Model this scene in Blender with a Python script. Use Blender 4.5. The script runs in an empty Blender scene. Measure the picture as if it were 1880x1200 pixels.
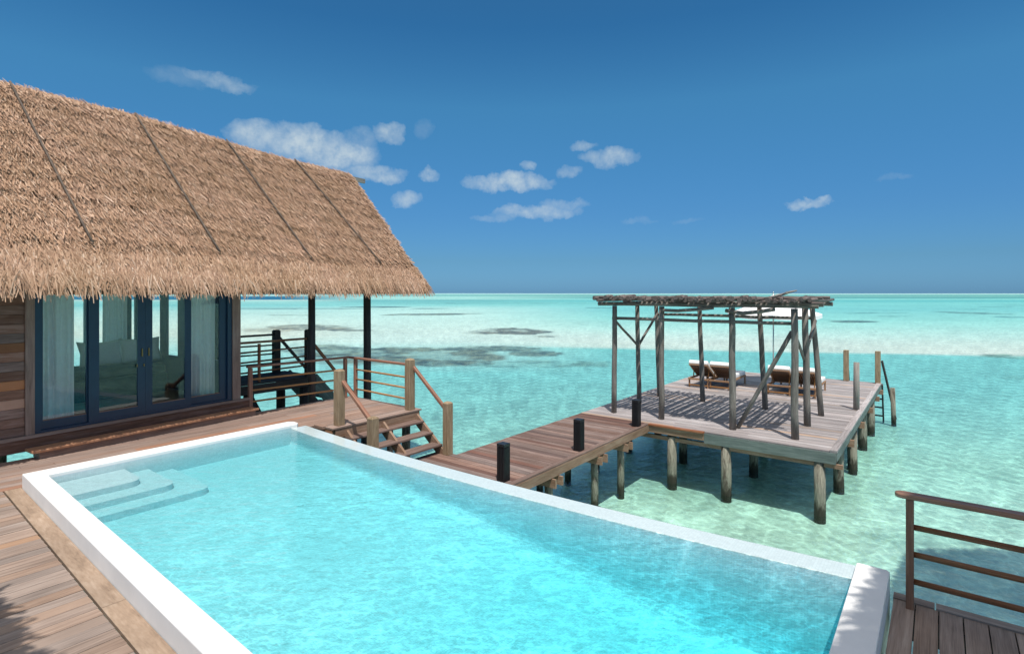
import bpy, bmesh, math, random
import numpy as np
from mathutils import Vector, Matrix
R = math.radians
random.seed(7); rng = np.random.default_rng(7)
sc = bpy.context.scene
COL = sc.collection

# ------------------------------------------------------------------ camera
W_IMG, H_IMG, FOC, CX, HORIZON, CAM_Z = 1880.0, 1200.0, 1015.0, 940.0, 538.0, 2.5
YAW = R(37.7)                                   # world X lies 37.7 deg right of the view
SN, CS = math.sin(YAW), math.cos(YAW)
cam = bpy.data.cameras.new("camera"); camo = bpy.data.objects.new("camera", cam); COL.objects.link(camo)
camo.location = (0, 0, CAM_Z)
camo.rotation_euler = (R(90), 0, math.atan2(SN, CS) - R(90))
cam.sensor_width = 36; cam.sensor_fit = 'HORIZONTAL'
cam.lens = 36 * FOC / W_IMG
cam.shift_y = -(H_IMG / 2 - HORIZON) / W_IMG
cam.clip_start = 0.1; cam.clip_end = 60000
sc.camera = camo

def G(px, py, z=0.0):
    """photo pixel -> point on the level z"""
    d = FOC * (CAM_Z - z) / (py - HORIZON); x = (px - CX) / FOC * d
    return Vector((x * SN + d * CS, -x * CS + d * SN, z))
def view_dir(px, py):
    x = (px - CX) / FOC; v = (HORIZON - py) / FOC
    return Vector((x * SN + CS, -x * CS + SN, v)).normalized()

# ------------------------------------------------------------------ sun
SUN_EL = R(67); SUN_TO = Vector((-0.71, -0.70, 0)).normalized()
sun = bpy.data.lights.new("sun", 'SUN'); suno = bpy.data.objects.new("sun", sun); COL.objects.link(suno)
sun.energy = 4.3; sun.angle = R(0.55); sun.color = (1.0, 0.955, 0.89)
sdir = Vector((SUN_TO.x * math.cos(SUN_EL), SUN_TO.y * math.cos(SUN_EL), math.sin(SUN_EL)))
suno.rotation_euler = (-sdir).to_track_quat('-Z', 'Y').to_euler()
suno.location = (0, 0, 30)

# ------------------------------------------------------------------ node helper
class NT:
    def __init__(s, tree): s.t = tree; tree.nodes.clear()
    def n(s, typ, inputs=None, **kw):
        nd = s.t.nodes.new(typ)
        for k, v in kw.items(): setattr(nd, k, v)
        for k, v in (inputs or {}).items():
            if isinstance(v, bpy.types.NodeSocket): s.t.links.new(v, nd.inputs[k])
            else: nd.inputs[k].default_value = v
        return nd
    def math(s, op, a, b=None, c=None, clamp=False):
        nd = s.t.nodes.new('ShaderNodeMath'); nd.operation = op; nd.use_clamp = clamp
        for i, v in enumerate((a, b, c)):
            if v is None: continue
            if isinstance(v, bpy.types.NodeSocket): s.t.links.new(v, nd.inputs[i])
            else: nd.inputs[i].default_value = v
        return nd.outputs[0]
    def vmath(s, op, a, b=None):
        nd = s.t.nodes.new('ShaderNodeVectorMath'); nd.operation = op
        for i, v in enumerate((a, b)):
            if v is None: continue
            if isinstance(v, bpy.types.NodeSocket): s.t.links.new(v, nd.inputs[i])
            else: nd.inputs[i].default_value = v
        return nd
    def mix(s, fac, a, b, blend='MIX'):
        nd = s.t.nodes.new('ShaderNodeMix'); nd.data_type = 'RGBA'; nd.blend_type = blend
        for k, v in ((0, fac), (6, a), (7, b)):
            if isinstance(v, bpy.types.NodeSocket): s.t.links.new(v, nd.inputs[k])
            else: nd.inputs[k].default_value = v if k == 0 else (*v, 1) if len(v) == 3 else v
        return nd.outputs[2]
    def ramp(s, fac, stops, interp='LINEAR'):
        nd = s.t.nodes.new('ShaderNodeValToRGB'); cr = nd.color_ramp; cr.interpolation = interp
        while len(cr.elements) < len(stops): cr.elements.new(0.5)
        for e, (p, c) in zip(cr.elements, stops):
            e.position = p; e.color = (*c, 1) if len(c) == 3 else c
        s.t.links.new(fac, nd.inputs[0]); return nd.outputs[0]
    def noise(s, vec, scale, detail=4, rough=0.55, dist=0.0):
        return s.n('ShaderNodeTexNoise', {'Vector': vec, 'Scale': scale, 'Detail': detail, 'Roughness': rough, 'Distortion': dist})
def g(v): return (v, v, v)

# ------------------------------------------------------------------ world
world = bpy.data.worlds.new("World"); sc.world = world; world.use_nodes = True
w = NT(world.node_tree)
tc = w.n('ShaderNodeTexCoord')
sky = w.n('ShaderNodeTexSky', sky_type='NISHITA')
sky.sun_disc = False; sky.sun_elevation = SUN_EL
sky.sun_rotation = math.atan2(SUN_TO.x, SUN_TO.y)
sky.altitude = 0; sky.air_density = 1.0; sky.dust_density = 0.4; sky.ozone_density = 3.0
sep = w.n('ShaderNodeSeparateXYZ', {0: tc.outputs['Generated']})
elev = sep.outputs['Z']
tint = w.ramp(w.math('MULTIPLY_ADD', elev, 1.25, 0.1, clamp=True),
              [(0.0, (.22, .53, 1.15)), (0.11, (.24, .56, 1.12)), (0.171, (.26, .54, .87)), (0.269, (.285, .62, .92)),
               (0.495, (.36, .90, 1.08)), (0.64, (.25, .76, 1.0)), (0.78, (.30, .80, 1.0)), (0.92, (3.6, 2.7, 1.75)), (1.0, (4.6, 3.2, 1.9))])  # overhead stops raised and neutralised, added fill light for shaded surfaces
skyc = w.mix(1.0, sky.outputs[0], tint, 'MULTIPLY')
# fair-weather clouds: soft clumps in given directions
dirn = w.vmath('NORMALIZE', tc.outputs['Generated']).outputs[0]
warp = w.noise(dirn, 24, 6, .62)
wv = w.vmath('SUBTRACT', warp.outputs['Color'], (.5, .5, .5)).outputs[0]
wsc = w.n('ShaderNodeVectorMath', {0: wv}, operation='SCALE'); wsc.inputs['Scale'].default_value = 0.042
wd = w.vmath('ADD', dirn, wsc.outputs[0]).outputs[0]
clouds = [(475, 248, 62, 26, .8), (560, 262, 85, 34, .95), (625, 285, 75, 26, .95), (690, 318, 62, 16, .75),
          (714, 246, 30, 20, .62), (665, 262, 34, 24, .3), (788, 321, 20, 13, .55), (744, 367, 30, 14, .6),
          (935, 334, 85, 17, .85), (972, 304, 16, 11, .5), (1072, 267, 26, 10, .45), (1120, 290, 60, 17, .6),
          (1042, 316, 24, 11, .35), (985, 388, 85, 13, .58), (1035, 374, 45, 11, .35), (905, 399, 40, 9, .25),
          (1488, 375, 38, 11, .72), (1170, 407, 34, 6, .10), (1640, 325, 30, 7, .08), (392, 143, 56, 13, .42),
          (435, 158, 36, 12, .35), (325, 140, 50, 18, .14), (780, 235, 20, 18, .12), (1262, 404, 30, 6, .07)]
acc = None
for (px, py, rx, ry, op) in clouds:
    c = view_dir(px, py); rt = Vector((c.y, -c.x, 0)).normalized(); up = rt.cross(c).normalized()
    k = 1.0 / math.sqrt(1 + ((px - CX) ** 2 + (py - HORIZON) ** 2) / FOC ** 2)
    ax = rx * 1.04 / FOC * k; ay = ry * 1.08 / FOC * k
    a = w.math('MULTIPLY', w.vmath('DOT_PRODUCT', w.vmath('SUBTRACT', wd, c).outputs[0], rt).outputs['Value'], 1 / ax)
    b = w.math('MULTIPLY', w.vmath('DOT_PRODUCT', w.vmath('SUBTRACT', wd, c).outputs[0], up).outputs['Value'], 1 / ay)
    r2 = w.math('ADD', w.math('MULTIPLY', a, a), w.math('MULTIPLY', b, b))
    m = w.math('MULTIPLY', w.math('SUBTRACT', 1.0, r2, clamp=True), op)
    acc = m if acc is None else w.math('MAXIMUM', acc, m)
fluff = w.noise(dirn, 55, 8, .62, .1).outputs['Fac']
fl2 = w.math('MULTIPLY_ADD', fluff, 2.3, -.7, clamp=True)
cm = w.math('MULTIPLY', acc, w.math('MULTIPLY_ADD', fl2, .75, .34), clamp=True)
cm = w.math('MULTIPLY', w.math('POWER', cm, 0.85), 1.12, clamp=True)
ccol = w.mix(w.math('MULTIPLY_ADD', elev, 1.6, 0, clamp=True), (5.9, 6.8, 7.3), (5.0, 6.1, 6.7))
final = w.mix(w.math('MULTIPLY', cm, .88), skyc, ccol)
bg = w.n('ShaderNodeBackground', {'Color': final, 'Strength': 0.1})
out = w.n('ShaderNodeOutputWorld', {'Surface': bg.outputs[0]})

sc.view_settings.view_transform = 'Standard'; sc.view_settings.look = 'None'
sc.view_settings.exposure = 0.05; sc.view_settings.gamma = 1.0
sc.render.engine = 'CYCLES'
sc.cycles.max_bounces = 10; sc.cycles.transparent_max_bounces = 24
sc.cycles.sample_clamp_indirect = 6

# ------------------------------------------------------------------ materials
def mat(name):
    m = bpy.data.materials.new(name); m.use_nodes = True; return m, NT(m.node_tree)
def finish(t, shader, disp=None, vol=None):
    o = t.n('ShaderNodeOutputMaterial')
    if shader is not None: t.t.links.new(shader, o.inputs['Surface'])
    if vol is not None: t.t.links.new(vol, o.inputs['Volume'])
def wood(name, dark, mid, light, accent=None, rough=.75, var=.35, sx=1.3, sy=26, spec=.25, accent_amt=.08, bump=.35):
    m, t = mat(name)
    uv = t.n('ShaderNodeUVMap').outputs[0]
    geo = t.n('ShaderNodeNewGeometry'); rnd = geo.outputs['Random Per Island']
    off = t.n('ShaderNodeCombineXYZ', {0: t.math('MULTIPLY', rnd, 37.0), 1: t.math('MULTIPLY', rnd, 91.0)}).outputs[0]
    p = t.vmath('ADD', uv, off).outputs[0]
    ps = t.vmath('MULTIPLY', p, (sx, sy, 1)).outputs[0]
    n1 = t.noise(ps, 1.0, 6, .62, .6).outputs['Fac']
    n2 = t.noise(t.vmath('MULTIPLY', p, (sx * 3, sy * 5, 1)).outputs[0], 1.0, 3, .6).outputs['Fac']
    n3 = t.noise(geo.outputs['Position'], 1.1, 5, .6).outputs['Fac']
    f = t.math('ADD', t.math('MULTIPLY', n1, .62), t.math('MULTIPLY', n2, .38))
    f = t.math('MULTIPLY_ADD', f, 2.3, -.65, clamp=True)
    c = t.ramp(f, [(0.0, dark), (.22, tuple((a + b) / 2 for a, b in zip(dark, mid))), (.5, mid), (1.0, light)])
    if accent:
        sel = t.math('GREATER_THAN', t.math('FRACT', t.math('MULTIPLY', rnd, 7.31)), 1 - accent_amt)
        c = t.mix(t.math('MULTIPLY', sel, .7), c, accent)
    br = t.math('MULTIPLY_ADD', t.math('FRACT', t.math('MULTIPLY', rnd, 17.7)), var * 2, 1 - var)
    st = t.math('MULTIPLY_ADD', n3, .7, .65)
    br = t.math('MULTIPLY', br, st)
    hs = t.n('ShaderNodeHueSaturation', {'Hue': 0.5, 'Saturation': t.math('MULTIPLY_ADD', t.math('FRACT', t.math('MULTIPLY', rnd, 5.13)), .5, .75),
             'Value': br, 'Color': c})
    bmp = t.n('ShaderNodeBump', {'Strength': bump, 'Distance': .004, 'Height': f})
    b = t.n('ShaderNodeBsdfPrincipled', {'Base Color': hs.outputs[0], 'Roughness': t.math('MULTIPLY_ADD', f, -.12, rough + .06),
            'Normal': bmp.outputs[0], 'Specular IOR Level': spec})
    finish(t, b.outputs[0]); return m
M = {}
M['deck'] = wood('deck_boards', (.13, .093, .072), (.30, .222, .178), (.43, .335, .275), (.33, .22, .155), accent_amt=.07, var=.18)
M['deck_back'] = wood('deck_boards_back', (.15, .095, .07), (.29, .208, .17), (.42, .325, .275), (.30, .17, .12), var=.2)
M['strip'] = wood('weathered_edge_board', (.17, .125, .095), (.33, .25, .19), (.45, .36, .29), None, sx=2.5, sy=9, var=.15)
M['pier'] = wood('pier_boards', (.075, .043, .034), (.195, .132, .11), (.345, .265, .23), (.115, .062, .05), accent_amt=.2, var=.3)
M['plat'] = wood('platform_boards', (.13, .115, .11), (.32, .29, .285), (.50, .465, .46), (.36, .25, .175), accent_amt=.07, var=.3)
M['log'] = wood('grey_log', (.065, .056, .05), (.20, .185, .17), (.36, .34, .32), (.13, .15, .12), accent_amt=.2, var=.3, sx=1.6, sy=14, bump=.6)
M['roof_log'] = wood('weathered_roof_pole', (.045, .036, .034), (.15, .125, .118), (.34, .31, .30), (.22, .20, .19), accent_amt=.3, var=.45, sx=1.6, sy=14, bump=.6)
M['newel'] = wood('newel_timber', (.13, .09, .05), (.29, .21, .13), (.42, .33, .22), None, var=.15, sx=2, sy=14)
M['redwood'] = wood('handrail_timber', (.13, .06, .04), (.30, .15, .10), (.47, .28, .20), None, var=.18, rough=.5)
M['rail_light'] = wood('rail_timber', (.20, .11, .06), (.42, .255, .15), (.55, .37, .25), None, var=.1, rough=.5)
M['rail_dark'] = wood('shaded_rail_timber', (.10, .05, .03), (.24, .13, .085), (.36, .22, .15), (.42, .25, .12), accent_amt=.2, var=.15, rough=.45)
M['fascia'] = wood('fascia_timber', (.15, .09, .06), (.275, .195, .15), (.39, .30, .24), (.36, .19, .11), accent_amt=.2, var=.15, sy=10)
M['fascia_grey'] = wood('fascia_grey', (.06, .075, .07), (.14, .165, .155), (.23, .25, .24), None, var=.12, sy=12)
M['wall'] = wood('wall_logs', (.07, .038, .028), (.20, .118, .09), (.30, .21, .18), (.42, .17, .07), accent_amt=.25, var=.35, sx=1.6, sy=12)
M['wpost'] = wood('wall_post', (.13, .085, .065), (.27, .19, .155), (.36, .27, .23), None, var=.1, sy=14)
M['step'] = wood('step_timber', (.26, .12, .065), (.44, .22, .125), (.55, .33, .21), None, var=.12)
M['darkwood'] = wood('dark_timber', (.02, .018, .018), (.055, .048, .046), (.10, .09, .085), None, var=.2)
M['lounger'] = wood('lounger_teak', (.16, .08, .04), (.36, .21, .12), (.50, .34, .22), None, var=.15)
M['weave'] = wood('lounger_weave', (.04, .02, .012), (.14, .075, .045), (.26, .16, .10), None, var=.3, sx=14, sy=40)
M['stick'] = wood('driftwood', (.12, .11, .10), (.30, .28, .26), (.45, .43, .41), None)

def simple(name, col, rough=.6, spec=.4, noise=.0, nscale=8, bump=0, metallic=0, tr=0):
    m, t = mat(name); geo = t.n('ShaderNodeNewGeometry')
    c = None
    n1 = t.noise(geo.outputs['Position'], nscale, 5, .6).outputs['Fac']
    lo = tuple(x * (1 - noise) for x in col); hi = tuple(min(1, x * (1 + noise)) for x in col)
    c = t.ramp(n1, [(.3, lo), (.7, hi)])
    kw = {'Base Color': c, 'Roughness': rough, 'Specular IOR Level': spec, 'Metallic': metallic}
    if bump:
        kw['Normal'] = t.n('ShaderNodeBump', {'Strength': bump, 'Distance': .01, 'Height': n1}).outputs[0]
    b = t.n('ShaderNodeBsdfPrincipled', kw)
    if tr: b.inputs['Transmission Weight'].default_value = tr
    finish(t, b.outputs[0]); return m
M['curb'] = simple('white_render', (.78, .77, .75), .6, .3, .06, 2.2, .12)
M['blue'] = simple('navy_paint', (.006, .03, .07), .32, .5, .12, 5, .03)
M['black'] = simple('black_metal', (.012, .013, .016), .42, .5, .15, 9)
M['white_cloth'] = simple('white_fabric', (.80, .79, .77), .9, .1, .05, 30, .25)
M['white_canvas'] = simple('white_canvas', (.82, .82, .82), .85, .1, .03, 12, .1)
M['steel'] = simple('dull_metal', (.45, .47, .48), .35, .5, .1, 20, 0, .8)
M['brass'] = simple('aged_brass', (.25, .17, .07), .35, .5, .1, 20, 0, .9)
M['teal_cloth'] = simple('dark_teal_cover', (.035, .085, .085), .9, .1, .2, 6, .2)
M['interior'] = simple('interior_paint', (.78, .76, .73), .8, .2, .06, 3)
M['batten'] = simple('seam_batten', (.13, .10, .08), .85, .2, .3, 12, .3)

def curtain_mat():
    m, t = mat('sheer_curtain')
    geo = t.n('ShaderNodeNewGeometry'); n1 = t.noise(geo.outputs['Position'], 14, 3).outputs['Fac']
    c = t.ramp(n1, [(.3, (.80, .78, .75)), (.7, (.88, .86, .83))])
    d = t.n('ShaderNodeBsdfDiffuse', {'Color': c}); tl = t.n('ShaderNodeBsdfTranslucent', {'Color': c})
    mx = t.n('ShaderNodeMixShader', {0: .25, 1: d.outputs[0], 2: tl.outputs[0]})
    finish(t, mx.outputs[0]); return m
M['curtain'] = curtain_mat()

def glass_mat():
    m, t = mat('window_glass')
    fr = t.n('ShaderNodeFresnel', {'IOR': 1.5})
    gl = t.n('ShaderNodeBsdfGlossy', {'Color': (.95, 1, 1, 1), 'Roughness': .01})
    tr = t.n('ShaderNodeBsdfTransparent', {'Color': (.93, .96, .96, 1)})
    f = t.math('MULTIPLY', fr.outputs[0], .75, clamp=True)
    mx = t.n('ShaderNodeMixShader', {0: f, 1: tr.outputs[0], 2: gl.outputs[0]})
    finish(t, mx.outputs[0]); return m
M['glass'] = glass_mat()

def pile_mat(name, top, band):
    m, t = mat(name); geo = t.n('ShaderNodeNewGeometry'); pos = geo.outputs['Position']
    z = t.n('ShaderNodeSeparateXYZ', {0: pos}).outputs['Z']
    nb = t.noise(t.vmath('MULTIPLY', pos, (9, 9, 2.2)).outputs[0], 1, 5, .65, .5).outputs['Fac']
    nf = t.noise(t.vmath('MULTIPLY', pos, (60, 60, 4)).outputs[0], 1, 3, .6).outputs['Fac']
    base = t.ramp(nf, [(.3, tuple(x * .55 for x in top)), (.55, top), (.75, tuple(min(1, x * 1.45) for x in top))])
    blot = t.math('MULTIPLY_ADD', nb, 8, -4.1, clamp=True)
    c = t.mix(t.math('MULTIPLY', blot, .8), base, (.05, .035, .025))
    zz = t.math('ADD', t.math('MULTIPLY_ADD', geo.outputs['Random Per Island'], -.28, z), t.math('MULTIPLY', nb, .9))
    dk = t.math('MULTIPLY_ADD', zz, -9.0, band, clamp=True)
    c = t.mix(t.math('MULTIPLY', dk, .88), c, (.035, .028, .02))
    bmp = t.n('ShaderNodeBump', {'Strength': .6, 'Distance': .01, 'Height': nf})
    b = t.n('ShaderNodeBsdfPrincipled', {'Base Color': c, 'Roughness': .8, 'Specular IOR Level': .2, 'Normal': bmp.outputs[0]})
    finish(t, b.outputs[0]); return m
M['pile'] = pile_mat('green_treated_pile', (.24, .228, .18), -14.9)

def thatch_mat(name, bright=1.0):
    m, t = mat(name)
    geo = t.n('ShaderNodeNewGeometry'); rnd = geo.outputs['Random Per Island']
    n = t.noise(geo.outputs['Position'], 1.3, 5, .6).outputs['Fac']
    c = t.ramp(rnd, [(0, (.13, .07, .045)), (.2, (.31, .185, .125)), (.6, (.47, .30, .21)), (.9, (.60, .42, .31)), (1, (.72, .56, .45))])
    c = t.mix(t.math('MULTIPLY_ADD', n, 1.6, -.5, clamp=True), t.mix(.35, c, (.40, .27, .16)), t.mix(.35, c, (.42, .30, .25)))
    hs = t.n('ShaderNodeHueSaturation', {'Value': t.math('MULTIPLY', t.math('MULTIPLY_ADD', n, .5, .75), bright), 'Saturation': 1.08, 'Color': c})
    b = t.n('ShaderNodeBsdfPrincipled', {'Base Color': hs.outputs[0], 'Roughness': .75, 'Specular IOR Level': .2})
    finish(t, b.outputs[0]); return m
M['thatch'] = thatch_mat('palm_thatch')
M['thatch_base'] = simple('thatch_bed', (.10, .065, .045), .9, .1, .4, 9, .6)

# ------------------------------------------------------------------ mesh builder
class MB:
    def __init__(s): s.v = []; s.f = []; s.uv = []; s.sm = []
    def face(s, pts, uvs, smooth=False):
        i = len(s.v); s.v += [tuple(p) for p in pts]; s.f.append(tuple(range(i, i + len(pts)))); s.uv += uvs; s.sm.append(smooth)
    def beam(s, p0, p1, w, h, up=(0, 0, 1), w1=None, h1=None, roll=0):
        """box from p0 to p1 (centre line), w across, h along 'up'"""
        p0 = Vector(p0); p1 = Vector(p1); d = (p1 - p0); L = d.length; d.normalize(); up = Vector(up)
        if abs(d.dot(up)) > .98: up = Vector((1, 0, 0))
        sd = d.cross(up).normalized(); u = sd.cross(d).normalized()
        if roll:
            q = Matrix.Rotation(roll, 3, d); sd = q @ sd; u = q @ u
        w1 = w if w1 is None else w1; h1 = h if h1 is None else h1
        b = len(s.v)
        for p, ww, hh in ((p0, w, h), (p1, w1, h1)):
            for a, c in ((-1, -1), (1, -1), (1, 1), (-1, 1)):
                s.v.append(tuple(p + sd * (a * ww / 2) + u * (c * hh / 2)))
        o = random.random() * 30; oy = random.random() * 9
        per = [0, w, w + h, 2 * w + h, 2 * w + 2 * h]
        for k in range(4):
            k2 = (k + 1) % 4
            s.f.append((b + k, b + k2, b + 4 + k2, b + 4 + k))
            s.uv += [(o, oy + per[k]), (o, oy + per[k + 1]), (o + L, oy + per[k + 1]), (o + L, oy + per[k])]; s.sm.append(False)
        s.f.append((b + 3, b + 2, b + 1, b)); s.uv += [(o, oy), (o + .01, oy), (o + .01, oy + w), (o, oy + w)]; s.sm.append(False)
        s.f.append((b + 4, b + 5, b + 6, b + 7)); s.uv += [(o, oy), (o + .01, oy), (o + .01, oy + w), (o, oy + w)]; s.sm.append(False)
        return s
    def box(s, x0, x1, y0, y1, z0, z1):
        if x1 - x0 >= y1 - y0 and x1 - x0 >= z1 - z0:
            return s.beam((x0, (y0 + y1) / 2, (z0 + z1) / 2), (x1, (y0 + y1) / 2, (z0 + z1) / 2), y1 - y0, z1 - z0)
        if y1 - y0 >= z1 - z0:
            return s.beam(((x0 + x1) / 2, y0, (z0 + z1) / 2), ((x0 + x1) / 2, y1, (z0 + z1) / 2), x1 - x0, z1 - z0)
        return s.beam(((x0 + x1) / 2, (y0 + y1) / 2, z0), ((x0 + x1) / 2, (y0 + y1) / 2, z1), y1 - y0, x1 - x0)
    def tube(s, pts, rad, seg=10, cap=True, jit=0.0):
        pts = [Vector(p) for p in pts]
        if not hasattr(rad, '__len__'): rad = [rad] * len(pts)
        b = len(s.v); o = random.random() * 30; L = 0; Ls = []
        ph = [1 + jit * (random.random() - .5) for _ in range(seg)]
        prev = None
        for i, p in enumerate(pts):
            d = (pts[min(i + 1, len(pts) - 1)] - pts[max(i - 1, 0)]).normalized()
            ref = Vector((0, 0, 1)) if abs(d.z) < .9 else Vector((1, 0, 0))
            a = d.cross(ref).normalized(); c = a.cross(d).normalized()
            if i: L += (p - pts[i - 1]).length
            Ls.append(L)
            for k in range(seg):
                t = 2 * math.pi * k / seg; r = rad[i] * ph[k] * (1 + jit * .5 * (random.random() - .5))
                s.v.append(tuple(p + a * math.cos(t) * r + c * math.sin(t) * r))
        for i in range(len(pts) - 1):
            for k in range(seg):
                k2 = (k + 1) % seg; r = rad[i]
                s.f.append((b + i * seg + k, b + i * seg + k2, b + (i + 1) * seg + k2, b + (i + 1) * seg + k))
                v0 = 2 * math.pi * r * k / seg; v1 = 2 * math.pi * r * (k + 1) / seg
                s.uv += [(o + Ls[i], v0), (o + Ls[i], v1), (o + Ls[i + 1], v1), (o + Ls[i + 1], v0)]; s.sm.append(True)
        if cap:
            s.f.append(tuple(b + k for k in reversed(range(seg)))); s.uv += [(o, .1 * k) for k in range(seg)]; s.sm.append(False)
            e = b + (len(pts) - 1) * seg
            s.f.append(tuple(e + k for k in range(seg))); s.uv += [(o, .1 * k) for k in range(seg)]; s.sm.append(False)
        return s
    def prism(s, poly, z0, z1, smooth=False):
        n = len(poly); b = len(s.v)
        for z in (z0, z1):
            for p in poly: s.v.append((p[0], p[1], z(p) if callable(z) else z))
        s.f.append(tuple(reversed(range(b, b + n)))); s.uv += [(p[0], p[1]) for p in reversed(poly)]; s.sm.append(False)
        s.f.append(tuple(range(b + n, b + 2 * n))); s.uv += [(p[0], p[1]) for p in poly]; s.sm.append(False)
        for k in range(n):
            k2 = (k + 1) % n
            s.f.append((b + k, b + k2, b + n + k2, b + n + k)); s.uv += [(0, 0), (1, 0), (1, 1), (0, 1)]; s.sm.append(smooth)
        return s
    def build(s, name, m, parent=None, bevel=0, origin=None, seg=2):
        o0 = Vector((0, 0, 0))
        if origin is not None: o0 = Vector(origin)
        elif parent is not None: o0 = Vector(parent.get('_o', (0, 0, 0))) if parent.get('_o') is not None else Vector((0, 0, 0))
        me = bpy.data.meshes.new(name)
        me.from_pydata([(v[0] - o0.x, v[1] - o0.y, v[2] - o0.z) for v in s.v], [], s.f)
        uvl = me.uv_layers.new(name='UVMap')
        uvl.data.foreach_set('uv', np.array(s.uv, dtype=np.float32).ravel())
        me.polygons.foreach_set('use_smooth', s.sm)
        me.materials.append(m); me.update()
        ob = bpy.data.objects.new(name, me); COL.objects.link(ob)
        if parent is not None: ob.parent = parent
        elif origin is not None: ob.location = origin
        if bevel:
            bm = bmesh.new(); bm.from_mesh(me)
            bmesh.ops.remove_doubles(bm, verts=bm.verts, dist=1e-5)
            es = [e for e in bm.edges if len(e.link_faces) == 2 and e.calc_face_angle(0) > .6]
            rb_ = bmesh.ops.bevel(bm, geom=es, offset=bevel, segments=seg, profile=.6, affect='EDGES', clamp_overlap=True)
            for f in rb_['faces']: f.smooth = seg > 1
            bm.to_mesh(me); bm.free()
        return ob

def tag(o, label=None, cat=None, group=None, kind=None):
    if label: o['label'] = label
    if cat: o['category'] = cat
    if group: o['group'] = group
    if kind: o['kind'] = kind
    return o
def thing(name, label, cat, loc=(0, 0, 0), rz=0, group=None, world_coords=True):
    """Empty at the thing's base. world_coords: the parts' meshes are given in world coordinates"""
    o = bpy.data.objects.new(name, None); COL.objects.link(o); o.location = loc; o.rotation_euler = (0, 0, rz)
    o.empty_display_size = .2
    if world_coords: OFF[o.name] = Vector(loc)
    return tag(o, label, cat, group)
OFF = {}
def part(mb, name, m, parent, bevel=0, seg=2):
    o = OFF.get(parent.name)
    if o is None: o = Vector((0, 0, 0))
    ob = mb.build(name, m, None, bevel, origin=o, seg=seg); ob.location = (0, 0, 0); ob.parent = parent
    OFF[ob.name] = o
    return ob
def copy_tree(o, parent=None):
    c = o.copy(); COL.objects.link(c)
    if parent is not None: c.parent = parent
    for ch in list(o.children): copy_tree(ch, c)
    return c

# ------------------------------------------------------------------ sea bed and sea
SEA_Z, BED_Z = -2.2, -2.36
nr, na = 560, 900
rad = np.concatenate([[0.0], np.geomspace(3.0, 26000, nr - 1)])
ang_front = np.linspace(-R(50), R(50), na - 120)                       # fine in front, coarse behind
ang_back = np.linspace(R(50), 2 * math.pi - R(50), 122)[1:-1]
ang = np.concatenate([ang_front, ang_back]); na = len(ang)
RR, AA = np.meshgrid(rad, ang, indexing='ij')
D = RR * np.cos(AA); Xc = RR * np.sin(AA)                              # depth / right of the lagoon view axis
WX = Xc * SN + D * CS; WY = -Xc * CS + D * SN
def hashn(ix, iy, seed):
    h = (ix.astype(np.int64) * 374761393 + iy.astype(np.int64) * 668265263 + seed * 1442695041) & 0x7fffffff
    h = ((h ^ (h >> 13)) * 1274126177) & 0x7fffffff
    return ((h ^ (h >> 16)) & 0xffff) / 65535.0
def vnoise(x, y, seed=0):
    ix = np.floor(x); iy = np.floor(y); fx = x - ix; fy = y - iy
    fx = fx * fx * (3 - 2 * fx); fy = fy * fy * (3 - 2 * fy)
    a = hashn(ix, iy, seed); b = hashn(ix + 1, iy, seed); c = hashn(ix, iy + 1, seed); d = hashn(ix + 1, iy + 1, seed)
    return (a * (1 - fx) + b * fx) * (1 - fy) + (c * (1 - fx) + d * fx) * fy
def fbm(x, y, o=5, seed=0):
    s = 0; a = .5; t = 0
    for i in range(o): s = s + a * vnoise(x * 2 ** i, y * 2 ** i, seed + i); t += a; a *= .55
    return s / t
PXc = CX + FOC * np.divide(Xc, np.maximum(D, 1e-3)); DS = np.maximum(D, 1.0)
PYc = np.where(D > 1, HORIZON + FOC * (CAM_Z - SEA_Z) / DS, 1400)
# the lagoon floor changes with distance out to the reef: channel, flats, sand bar, shallows
wob = (fbm(WX / 60, WY / 60, 5, 3) - .5)
wob2 = (fbm(WX / 9, WY / 9, 4, 9) - .5)
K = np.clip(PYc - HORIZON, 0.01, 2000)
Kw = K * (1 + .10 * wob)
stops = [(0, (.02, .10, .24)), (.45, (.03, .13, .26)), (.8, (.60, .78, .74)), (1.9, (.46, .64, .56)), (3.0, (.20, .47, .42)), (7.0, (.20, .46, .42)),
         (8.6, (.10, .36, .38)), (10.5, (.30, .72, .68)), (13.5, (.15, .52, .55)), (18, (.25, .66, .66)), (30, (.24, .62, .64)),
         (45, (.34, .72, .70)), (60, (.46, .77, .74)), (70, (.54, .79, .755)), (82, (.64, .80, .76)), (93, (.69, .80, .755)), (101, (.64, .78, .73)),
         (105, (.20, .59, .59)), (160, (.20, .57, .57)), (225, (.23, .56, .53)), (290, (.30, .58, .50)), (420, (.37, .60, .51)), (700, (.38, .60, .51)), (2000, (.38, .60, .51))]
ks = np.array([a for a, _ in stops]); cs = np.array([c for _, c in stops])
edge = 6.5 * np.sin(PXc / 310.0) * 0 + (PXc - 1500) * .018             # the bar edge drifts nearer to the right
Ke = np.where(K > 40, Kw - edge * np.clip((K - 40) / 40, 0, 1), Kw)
rgb = np.stack([np.interp(np.log(Ke + 1), np.log(ks + 1), cs[:, i]) for i in range(3)], -1)
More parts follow.
